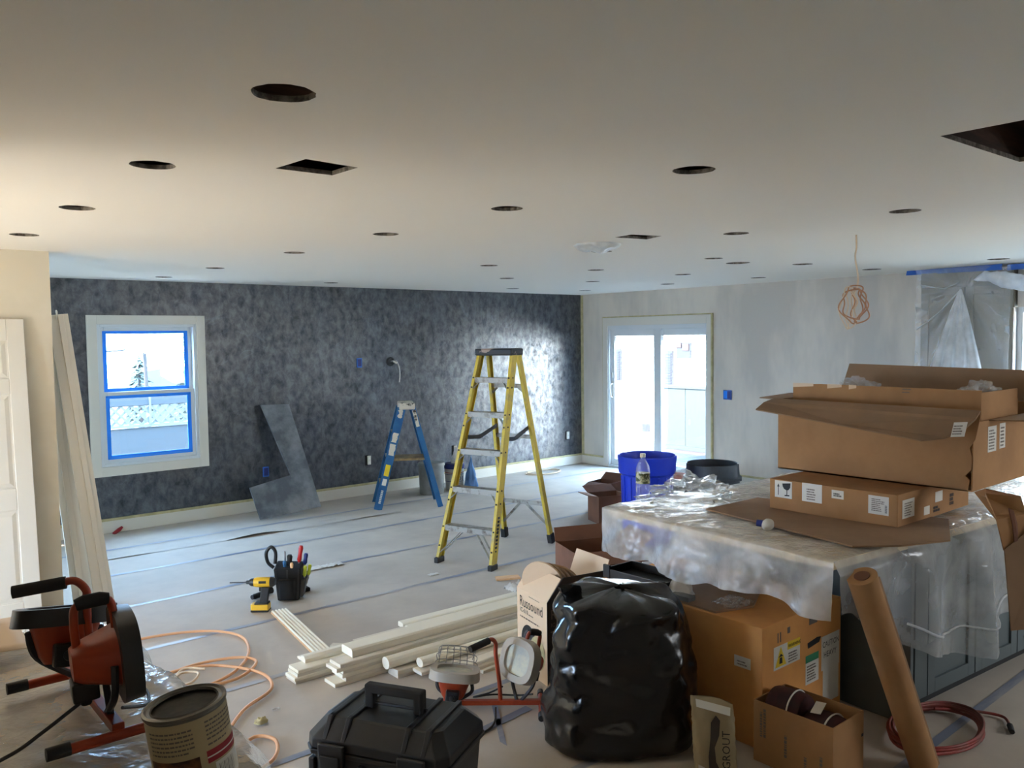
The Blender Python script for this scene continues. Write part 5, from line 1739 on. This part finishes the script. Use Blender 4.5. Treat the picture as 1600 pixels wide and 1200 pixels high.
obj('back_cap', MB().lathe([(0, -.095), (.024, -.093), (.033, -.080), (.0345, -.062), (0, -.062)], 20, T(0, 0, .198) @ RY(PI / 2)), 'black', dr, smooth=40)
obj('gear_case', MB().lathe([(0, .048), (.029, .048), (.027, .068), (.020, .080), (0, .08)], 20, T(0, 0, .198) @ RY(PI / 2)), 'black', dr, smooth=40)
obj('chuck', MB().lathe([(0, .08), (.013, .08), (.013, .098), (.008, .104), (0, .104)], 14, T(0, 0, .198) @ RY(PI / 2)), 'rubber', dr, smooth=40)
obj('bit', MB().tube([(.10, 0, .198), (.215, 0, .196)], .0042, 8), 'darkstrap', dr, smooth=40)
obj('nameplate', MB().box((-.015, .0335, .205), (.05, .003, .016)), 'black', dr)

# ================================================================== TOOL POUCH
pc = thing('tool_pouch', (-6.05, -3.115, 0), 'black fabric tool pouch standing on the floor full of hand tools', 'tool pouch', rz=math.radians(-36))
b = MB()
x0, x1 = .075, .095
b.hexa([(-x0, -.055, 0), (x0, -.055, 0), (x0, .055, 0), (-x0, .055, 0), (-x1, -.075, .235), (x1, -.075, .225), (x1, .075, .25), (-x1, .075, .26)])
obj('body', b, 'blackfab', pc, bevel=.012)
obj('front_pocket', MB().hexa([(-.055, -.075, .01), (.055, -.075, .01), (.06, -.05, .01), (-.06, -.05, .01), (-.06, -.100, .16), (.06, -.100, .16), (.065, -.06, .16), (-.065, -.06, .16)]), 'blackfab', pc, bevel=.008)
obj('side_pocket', MB().hexa([(.07, -.05, .02), (.10, -.05, .02), (.10, .05, .02), (.07, .05, .02), (.085, -.05, .15), (.125, -.05, .15), (.125, .05, .15), (.085, .05, .15)]), 'black', pc, bevel=.008)
st = MB()
for x in (-.07, -.0, .07):
    st.bar((x * .95, -.0585, .01), (x * 1.15, -.0775, .225), .012, .004, (1, 0, 0))
obj('webbing', st, 'rubber', pc)
obj('belt_loop', MB().tube(spline([(-.11, .02, .22), (-.15, .02, .26), (-.16, .02, .33), (-.125, .02, .37), (-.095, .02, .33), (-.10, .02, .25)], 5), .013, 8), 'black', pc, smooth=50)
def tool(name, label, cat, p, q, r, mt, tipmt='steel'):
    t = thing(name, pc.matrix_basis @ V(p), label, cat)
    Mw = rootmat(pc)
    a, b_ = Mw @ V(p), Mw @ V(q)
    m_ = a.lerp(b_, .45)
    obj('shaft', MB().tube([a, m_], r * .4, 8), tipmt, t, world=True, smooth=40)
    obj('handle', MB().tube([m_, m_.lerp(b_, .15), m_.lerp(b_, .5), m_.lerp(b_, .85), b_], [r * .6, r, r * .85, r, r * .7], 10), mt, t, world=True, smooth=50)
tool('screwdriver', 'red handled screwdriver at the back of the tool pouch', 'screwdriver', (.05, .03, .16), (.085, .03, .37), .017, 'redplastic')
tool('screwdriver', 'orange handled tool at the front of the tool pouch', 'screwdriver', (.02, -.03, .13), (.03, -.05, .27), .012, 'rawwood')
tool('pliers', 'blue handled pliers in the middle of the tool pouch', 'pliers', (-.02, -.02, .15), (-.025, -.03, .28), .013, 'fiberblue')
tool('screwdriver', 'black round headed screwdriver in the tool pouch', 'screwdriver', (.0, .0, .17), (.008, .0, .315), .020, 'rubber')
tool('scraper', 'thin steel blade sticking up from the tool pouch', 'tool', (-.03, .03, .2), (-.035, .035, .335), .008, 'steel')
tool('marker', 'bright yellow green marker on the right of the tool pouch', 'marker', (.10, -.01, .1), (.118, -.015, .235), .014, 'yelgreen')
tool('marker', 'second yellow green marker, outermost on the tool pouch', 'marker', (.118, .02, .1), (.145, .02, .235), .013, 'yelgreen')
tool('knife', 'dark blue utility knife behind the markers in the tool pouch', 'knife', (.095, .04, .17), (.115, .045, .31), .016, 'bluelid')
fl2 = thing('flashlight', (-6.17, -2.95, 0), 'black flashlight lying between the drill and the tool pouch', 'flashlight')
obj('barrel', MB().tube([(-6.25, -2.97, .022), (-6.14, -2.93, .022)], .020, 12), 'black', fl2, world=True, smooth=40)
obj('head', MB().tube([(-6.14, -2.93, .026), (-6.10, -2.915, .028)], [.021, .028], 12), 'rubber', fl2, world=True, smooth=40)
obj('tail', MB().tube([(-6.27, -2.977, .022), (-6.25, -2.97, .022)], .017, 12), 'darkstrap', fl2, world=True, smooth=40)
tm = thing('tape_measure', (-5.87, -3.0, 0), 'black angled tool lying right of the tool pouch', 'tool')
obj('head', MB().tube([(-5.92, -3.03, .04), (-5.83, -2.93, .07)], [.03, .022], 10), 'black', tm, world=True, smooth=50)
obj('grip', MB().tube([(-5.84, -2.94, .07), (-5.80, -2.91, .10)], [.016, .014], 8), 'rubber', tm, world=True, smooth=50)
obj('foot', MB().bb((-5.95, -3.06, 0), (-5.86, -2.97, .03)), 'blackfab', tm, world=True, bevel=.008)

# ================================================================== WORK LIGHTS
SC = 1.18
def oct_(w, h, c, n=24):
    out = []
    for i in range(n):
        a = 2 * PI * i / n + .02
        ca, sa_ = math.cos(a), math.sin(a)
        out.append((w * math.copysign(abs(ca) ** .68, ca), h * math.copysign(abs(sa_) ** .68, sa_)))
    return out
def lamp_head(par, X, rim, guard):
    """X maps head frame (facing +Z) into the stand's frame"""
    X = X @ Matrix.Diagonal((SC, SC, SC, 1))
    def put(mb):
        mb.v = [X @ p for p in mb.v]
        return mb
    n = 24
    a, b_, c_ = oct_(.085, .070, .03), oct_(.074, .060, .026), oct_(.05, .038, .015)
    hb_ = MB()
    hb_.add([V((x, y, -.015)) for x, y in b_] + [V((x, y, -.09)) for x, y in c_] + [V((x, y, -.105)) for x, y in oct_(.04, .03, .012)],
            [tuple(range(n))] + [((i + 1) % n, i, n + i, n + (i + 1) % n) for i in range(n)] + [(n + (i + 1) % n, n + i, 2 * n + i, 2 * n + (i + 1) % n) for i in range(n)] + [tuple(reversed(range(2 * n, 3 * n)))])
    body = obj('lamp_housing', put(hb_), 'orange', par, smooth=40)
    r_ = MB()
    o1, o2, i1 = oct_(.108, .092, .045), oct_(.108, .092, .045), oct_(.076, .060, .028)
    lo, hi = -.022, .016
    vs = [V((x, y, lo)) for x, y in o1] + [V((x * .96, y * .96, hi)) for x, y in o2] + [V((x, y, hi)) for x, y in i1] + [V((x, y, lo)) for x, y in i1]
    fs = []
    for k in range(3):
        fs += [(k * n + i, k * n + (i + 1) % n, (k + 1) * n + (i + 1) % n, (k + 1) * n + i) for i in range(n)]
    fs += [(3 * n + i, 3 * n + (i + 1) % n, (i + 1) % n, i) for i in range(n)]
    r_.add(vs, fs)
    obj('rim', put(r_), rim, body, smooth=35)
    g_ = MB()
    gl_ = oct_(.077, .061, .028)
    g_.add([V((x, y, .004)) for x, y in gl_] + [V((x, y, -.004)) for x, y in gl_], [tuple(range(n)), tuple(reversed(range(n, 2 * n)))] + [((i + 1) % n, i, n + i, n + (i + 1) % n) for i in range(n)])
    obj('lamp_glass', put(g_), 'lampglass', body)
    hn = MB().tube(spline([(0, .045, -.018), (0, .085, -.018), (0, .118, -.028), (0, .118, -.082), (0, .085, -.092), (0, .03, -.092)], 6), .0085, 8)
    obj('handle', put(hn), 'orange', body, smooth=50)
    hn = MB().tube([(0, .119, -.024), (0, .122, -.04), (0, .122, -.07), (0, .119, -.086)], [.012, .0145, .0145, .012], 10)
    obj('handle_grip', put(hn), 'grip', body, smooth=50)
    jb_ = MB().box((0, -.055, -.085), (.055, .04, .05)).tube([(0, -.075, -.085), (0, -.09, -.085)], .012, 8)
    obj('junction_box', put(jb_), 'black', body, bevel=.005)
    if guard:
        w_ = MB()
        for k in range(6):
            x = -.075 + .03 * k
            w_.tube(spline([(x, .065, .015), (x * .98, .062, .05), (x * .9, .04, .092), (x * .85, .0, .105), (x * .88, -.03, .098)], 4), .0017, 5)
        for zz, yy, xx in ((.03, .066, .085), (.062, .058, .082), (.094, .038, .074), (.106, 0.0, .070), (.098, -.03, .070)):
            w_.tube(spline([(-xx, yy - .012, zz - .03), (-xx * .9, yy, zz), (xx * .9, yy, zz), (xx, yy - .012, zz - .03)], 4), .0017, 5)
        obj('wire_guard', put(w_), 'steel', body)
    return body
def worklight(loc, rz, label, heads, postx, grip, rim, guard, hgt=.37):
    t = thing('work_light', loc, label, 'work light', rz=rz)
    obj('base_bar', MB().bar((-.24, 0, .03), (.24, 0, .03), .028, .024, (0, 1, 0)), 'orange', t, bevel=.003)
    for x in (-.24, .24):
        f_ = obj('foot_tube', MB().tube([(x, -.12, .0135), (x, .13, .0135)], .0125, 12), 'orange', t, smooth=40)
        obj('end_cap', MB().tube([(x, -.155, .0155), (x, -.105, .0155)], .0155, 12), 'rubber', f_, smooth=40)
        obj('end_cap', MB().tube([(x, .115, .0155), (x, .155, .0155)], .0155, 12), 'rubber', f_, smooth=40)
    g0 = V((postx, 0, hgt))
    gd = V(grip)
    obj('post', MB().tube(spline([(postx + .02, 0, .03), (postx + .015, 0, .14), (postx, 0, .27), (postx, 0, hgt - .03), g0 + gd * .025, g0 + gd * .06], 6), .0105, 10), 'orange', t, smooth=50)
    obj('post_grip', MB().tube([g0 + gd * .045, g0 + gd * .165], .0165, 12), 'grip', t, smooth=50)
    for i, (c, tgt, upv, g) in enumerate(heads):
        z = V(tgt).normalized()
        y = (V(upv) - z * V(upv).dot(z)).normalized()
        x = y.cross(z)
        X = Matrix((x, y, z)).transposed().to_4x4()
        X.translation = V(c)
        lamp_head(t, X, rim, g)
        # folded steel yoke
        cx = c[0]
        yk = MB()
        for s in (-1, 1):
            pv = X @ V((s * .085, 0, -.04))
            yk.tube(spline([(cx * .98 + s * .012, 0, .04), V((cx * .98, 0, .04)).lerp(pv, .5) + V(x) * s * .04, pv], 6), .009, 6)
        obj('yoke', yk, 'darkstrap', t, smooth=50)
    cd_ = spline([(.05, .02, .10), (-.02, .06, .05), (-.10, .10, .012), (.0, .13, .012), (.12, .10, .02), (.20, .02, .06)], 6)
    obj('lamp_cord', MB().tube(cd_, .0045, 6), 'rubber', t, smooth=50)
    return t
# right work light on the floor beside the trash bag
worklight((-6.085, -5.455, 0), math.radians(-41), 'orange twin work light on the floor in front of the trim pile',
          [((.135, .01, .235), (-.72, -.62, .30), (0, 0, 1), False), ((-.185, .02, .175), (.10, .12, 1), (0, 1, 0), True)], .02, (-.72, -.66, -.1), 'lamprimg', True, .355)
tag(obj('lamp_cable', MB().tube(spline([(-6.10, -5.50, .02), (-6.22, -5.62, .008), (-6.42, -5.66, .006), (-6.6, -5.72, .006)], 6), .005, 6), 'rubber', smooth=50), 'thin black cable from the right work light to the black case', 'cable')

# ================================================================== BLACK CASE
tc_ = thing('tool_case', (-6.935, -5.93, 0), 'black hard plastic tool case with a top handle in the foreground', 'tool case', rz=math.radians(-61))
Lx, Ly = .295, .19
def rrect(hx, hy, c):
    return [(-hx + c, -hy), (hx - c, -hy), (hx, -hy + c), (hx, hy - c), (hx - c, hy), (-hx + c, hy), (-hx, hy - c), (-hx, -hy + c)]
n = 8
def loft(mb, rings):
    vs = []
    for poly, z in rings:
        vs += [V((x, y, z)) for x, y in poly]
    fs = [tuple(reversed(range(n)))]
    for k in range(len(rings) - 1):
        fs += [(k * n + i, k * n + (i + 1) % n, (k + 1) * n + (i + 1) % n, (k + 1) * n + i) for i in range(n)]
    fs.append(tuple(range((len(rings) - 1) * n, len(rings) * n)))
    return mb.add(vs, fs)
obj('body', loft(MB(), [(rrect(Lx - .03, Ly - .03, .03), 0), (rrect(Lx - .012, Ly - .012, .035), .25), (rrect(Lx - .008, Ly - .008, .035), .285)]), 'black', tc_, bevel=.004)
obj('seam_band', loft(MB(), [(rrect(Lx + .004, Ly + .004, .04), .286), (rrect(Lx + .006, Ly + .006, .04), .306)]), 'black', tc_, bevel=.004)
lid = obj('lid', loft(MB(), [(rrect(Lx + .002, Ly + .002, .04), .310), (rrect(Lx, Ly, .04), .345), (rrect(Lx - .05, Ly - .055, .04), .408), (rrect(Lx - .06, Ly - .065, .04), .412)]), 'black', tc_, bevel=.004)
rb = MB()
for x in (-.205, -.125, .125, .205):
    rb.hexa([(x - .010, -Ly + .0, .345), (x + .010, -Ly + .0, .345), (x + .010, -Ly + .055, .345), (x - .010, -Ly + .055, .345), (x - .010, -Ly + .050, .420), (x + .010, -Ly + .05, .420), (x + .010, -Ly + .075, .420), (x - .010, -Ly + .075, .420)])
    rb.bb((x - .010, -Ly + .055, .40), (x + .010, Ly - .055, .420))
obj('lid_ribs', rb, 'black', lid, bevel=.003)
for x in (-.165, .165):
    l_ = obj('latch', MB().bb((x - .055, -Ly - .022, .235), (x + .055, -Ly - .004, .34)), 'black', tc_, bevel=.006)
    obj('latch_lever', MB().bb((x - .04, -Ly - .030, .245), (x + .04, -Ly - .021, .30)), 'rubber', l_, bevel=.004)
for x in (-.26, -.05, .05, .26):
    obj('moulded_rib', MB().bb((x - .012, -Ly - .004, .02), (x + .012, -Ly + .03, .27)), 'black', tc_, bevel=.004)
# U-shaped handle of the lid
hp = MB()
hp.bb((-.125, -.03, .412), (-.085, .012, .485)); hp.bb((.085, -.03, .412), (.125, .012, .485))
hp.bb((-.125, -.03, .470), (.125, .012, .505))
obj('handle', hp, 'grip', tc_, bevel=.008)
obj('handle_pivot', MB().tube([(-.135, -.01, .43), (.135, -.01, .43)], .007, 8), 'darkstrap', tc_, smooth=40)

# ================================================================== FOREGROUND TABLE WITH DUST SHEET
tbx0, tbx1, tby0, tby1, tz = -9.7, -7.86, -7.9, -5.47, .86
tb2 = thing('work_table', ((tbx0 + tbx1) / 2, (tby0 + tby1) / 2, 0), 'wide plywood work table under a clear dust sheet, lower left', 'table')
obj('tabletop', MB().bb((tbx0, tby0, tz - .025), (tbx1, tby1, tz)), 'ply', tb2, world=True, bevel=.002)
for x in (tbx0 + .05, tbx1 - .12):
    for y in (tby0 + .05, tby1 - .12):
        obj('leg', MB().bb((x, y, 0), (x + .07, y + .07, tz - .025)), 'ply', tb2, world=True)
def dsf(u, v):
    y = tby0 + .02 + (tby1 - tby0) * v
    hang = .10 + .05 * fbm((y * 3, 0, 5), 3)
    s = -1.75 + (1.75 + hang) * u
    z = tz + .004 + .010 * abs(fbm((s * 4, y * 4, 2), 4)) + .010 * max(0, noise.noise(V((s * 3 + y * 2, y * 5, 1))))
    x = tbx1 + s
    if s > 0:
        z = tz + .006 - s * .8
        x = tbx1 + .01 + s * .62 + .02 * math.sin(y * 14)
    elif s > -.03:
        z = tz + .005
    return (x, y, z)
tag(obj('dust_sheet', MB().grid(dsf, 150, 150), 'filmtable', smooth=180), 'wrinkled clear dust sheet over the work table in the lower left corner', 'plastic sheet')
tag(obj('cardboard_sheet', MB().grid(lambda u, v: (-8.62 + .50 * u, -5.78 + .26 * v + .05 * u, .895 + .02 * math.sin(u * 3.0) + .03 * v * u), 12, 6), 'cream', solid=.004, smooth=60), 'curled cream card sheet on the work table behind the left work light', 'cardboard')
# left work light on the table
worklight((-8.08, -6.29, .885), math.radians(-90), 'big orange twin work light standing on the plastic covered table, lower left',
          [((.165, .045, .185), (.12, 1, .06), (0, 0, 1), False), ((-.12, -.03, .225), (-.22, .12, 1), (-1, .1, 0), False)], -.02, (-.35, -.95, -.1), 'lamprim', False, .335)
tag(obj('lamp_cable', MB().tube(spline([(-8.09, -6.38, .96), (-8.13, -6.40, .95), (-8.22, -6.42, .91), (-8.30, -6.46, .893), (-8.42, -6.50, .893), (-8.7, -6.5, .893)], 8), .005, 6), 'rubber', smooth=50), 'black cable running from the left work light off the frame edge', 'cable')
# open paint can
cn = thing('paint_can', (-8.012, -6.875, .882), 'open empty paint can with a printed paper label in the foreground', 'can', rz=.0)
cn.rotation_euler = (math.radians(-3), math.radians(-7), 0)
R_ = .0815
obj('body', MB().lathe([(0, 0), (R_, 0), (R_ + .001, .004), (R_, .008), (R_, .188), (R_ + .003, .190), (R_ + .003, .196), (R_ - .002, .198), (R_ - .006, .194), (R_ - .012, .194), (R_ - .014, .197), (R_ - .016, .192), (R_ - .006, .185), (R_ - .003, .02), (0, .02)], 48), 'cantin', cn, smooth=30)
obj('residue', MB().lathe([(R_ - .0075, .186), (R_ - .008, .03), (0, .028)], 40), 'canin', cn, smooth=40)
obj('paper_label', MB().lathe([(R_ + .0006, .010), (R_ + .0006, .184)], 64), 'canlabel', cn, smooth=40)
def band(a0, a1, z0, z1, mt, name, off=.0014, n=16):
    m_ = MB()
    r = R_ + off
    vs = []
    for i in range(n + 1):
        a = math.radians(a0 + (a1 - a0) * i / n)
        vs += [V((r * math.cos(a), r * math.sin(a), z0)), V((r * math.cos(a), r * math.sin(a), z1))]
    m_.add(vs, [(2 * i, 2 * i + 2, 2 * i + 3, 2 * i + 1) for i in range(n)])
    return obj(name, m_, mt, cn, smooth=40)
band(185, 262, .010, .108, 'canpic', 'label_picture')
band(272, 345, .086, .112, 'red', 'red_band')
band(272, 345, .097, .100, 'label', 'white_line', .002)
band(282, 345, .030, .082, 'label', 'barcode_patch')
bcm = MB()
for i in range(12):
    a = math.radians(287 + i * 2.6)
    r = R_ + .002
    e = math.radians(.5 + .6 * (i % 3 == 0))
    bcm.add([V((r * math.cos(a), r * math.sin(a), .035)), V((r * math.cos(a + e), r * math.sin(a + e), .035)), V((r * math.cos(a + e), r * math.sin(a + e), .075)), V((r * math.cos(a), r * math.sin(a), .075))], [(0, 1, 2, 3)])
obj('barcode', bcm, 'pail', cn)
pm = MB()
rnd = random.Random(5)
for (a0, a1, zz) in ((192, 258, .165), (192, 258, .156), (192, 258, .147), (192, 258, .138), (192, 258, .129), (192, 250, .120), (276, 335, .170), (276, 335, .161), (276, 335, .152), (276, 335, .143), (276, 330, .134), (276, 310, .122)):
    a = a0
    while a < a1:
        l = rnd.uniform(2, 7)
        q0, q1 = math.radians(a), math.radians(min(a + l, a1))
        r = R_ + .0014
        pm.add([V((r * math.cos(q0), r * math.sin(q0), zz)), V((r * math.cos(q1), r * math.sin(q1), zz)), V((r * math.cos(q1), r * math.sin(q1), zz + .0036)), V((r * math.cos(q0), r * math.sin(q0), zz + .0036))], [(0, 1, 2, 3)])
        a += l + 1.2
obj('printed_lines', pm, 'inkgrey', cn)

# tan extension cord on the floor
cp_ = [(-7.9, -3.5, .012), (-7.5, -3.30, .012), (-7.05, -3.29, .012), (-6.75, -3.42, .012), (-6.63, -3.66, .012), (-6.72, -3.98, .012), (-6.92, -4.20, .012), (-7.15, -4.25, .012), (-7.25, -4.05, .013), (-7.05, -3.93, .014), (-6.80, -3.98, .016), (-6.73, -4.12, .014), (-6.92, -4.28, .014),
       (-7.2, -4.22, .016), (-7.34, -4.12, .02), (-7.2, -3.98, .024), (-6.95, -4.02, .022), (-6.78, -4.28, .014), (-6.82, -4.52, .012), (-7.02, -4.66, .012), (-7.18, -4.84, .012), (-7.30, -4.98, .012), (-7.22, -5.03, .014), (-7.10, -4.98, .012), (-7.05, -5.08, .012), (-7.14, -5.24, .012), (-7.35, -5.32, .012)]
cj = thing('extension_cord', (-7.0, -4.2, 0), 'tan extension cord looping over the floor left of the trim pile', 'cord')
obj('cord', MB().tube(spline(cp_, 8), .0085, 8), 'cordtan', cj, world=True, smooth=60)
cq = [(-7.18, -4.10, .03), (-7.12, -4.05, .036), (-7.05, -4.10, .03), (-7.12, -4.18, .02), (-7.2, -4.14, .02), (-7.1, -4.0, .034), (-7.0, -4.06, .028)]
obj('knotted_end', MB().tube(spline(cq, 8), .007, 8), 'wirewhite', cj, world=True, smooth=60)
tag(obj('putty_lump', MB().grid(crumple((-7.02, -4.85, .008), .03, .025, .02, 3, .5), 14, 8, True), 'masktape', smooth=60), 'small yellowish putty crumb beside the tan cord', 'crumb')

# ================================================================== CEILING ITEMS
pw_ = thing('pendant_wire', (-3.616, -6.03, 2.44), 'coiled electrical wire hanging from the ceiling above the cartons', 'wire')
obj('drop_wire', MB().tube(spline([(0, 0, 0), (.004, 0, -.08), (-.004, .003, -.14), (.012, -.008, -.26), (.008, -.004, -.33)], 6), .0055, 8), 'wirewhite', pw_, smooth=50)
lp = []
for i in range(90):
    a = i * .24
    rr3 = .085 + .02 * math.sin(a * .37)
    k = .6 + .35 * math.sin(i * .11)
    lp.append((rr3 * math.sin(a) * k * .75 + .0, rr3 * math.sin(a) * k * -.65 + .015 * math.cos(i), -.43 + .105 * math.cos(a) - .015 * math.sin(i * .17)))
obj('coil', MB().tube(spline(lp, 2), .0045, 6), 'wirecop', pw_, smooth=50)
lp2 = [(p[0] * .55 - .035 + .006, p[1] * .55 + .03, (p[2] + .43) * 1.1 - .45) for p in lp[:52]]
obj('coil', MB().tube(spline(lp2, 2), .004, 6), 'wirewhite', pw_, smooth=50)
obj('twist', MB().tube(spline([(.01 * math.cos(i), .01 * math.sin(i), -.33 - .016 * i) for i in range(9)], 3), .006, 6), 'wirewhite', pw_, smooth=50)
fx_ = thing('ceiling_fixture', (-4.61, -4.78, 2.44), 'round ceiling fixture wrapped in crumpled clear plastic', 'ceiling fixture')
obj('mounting_ring', MB().lathe([(0, -.012), (.12, -.012), (.13, 0), (0, 0)], 28), 'label', fx_, smooth=40)
def fxf(u, v):
    a = 2 * PI * u
    r = .15 * math.sin(v * PI / 2) * (1 + .12 * fbm((math.cos(a) * 2, math.sin(a) * 2, v), 3))
    return (r * math.cos(a), r * math.sin(a), -.045 * math.cos(v * PI / 2) * (1 + .6 * fbm((math.cos(a) * 3 * v, math.sin(a) * 3 * v, 2), 3)) - .004)
obj('plastic_cover', MB().grid(fxf, 48, 14, True), 'filmmilk', fx_, smooth=60)
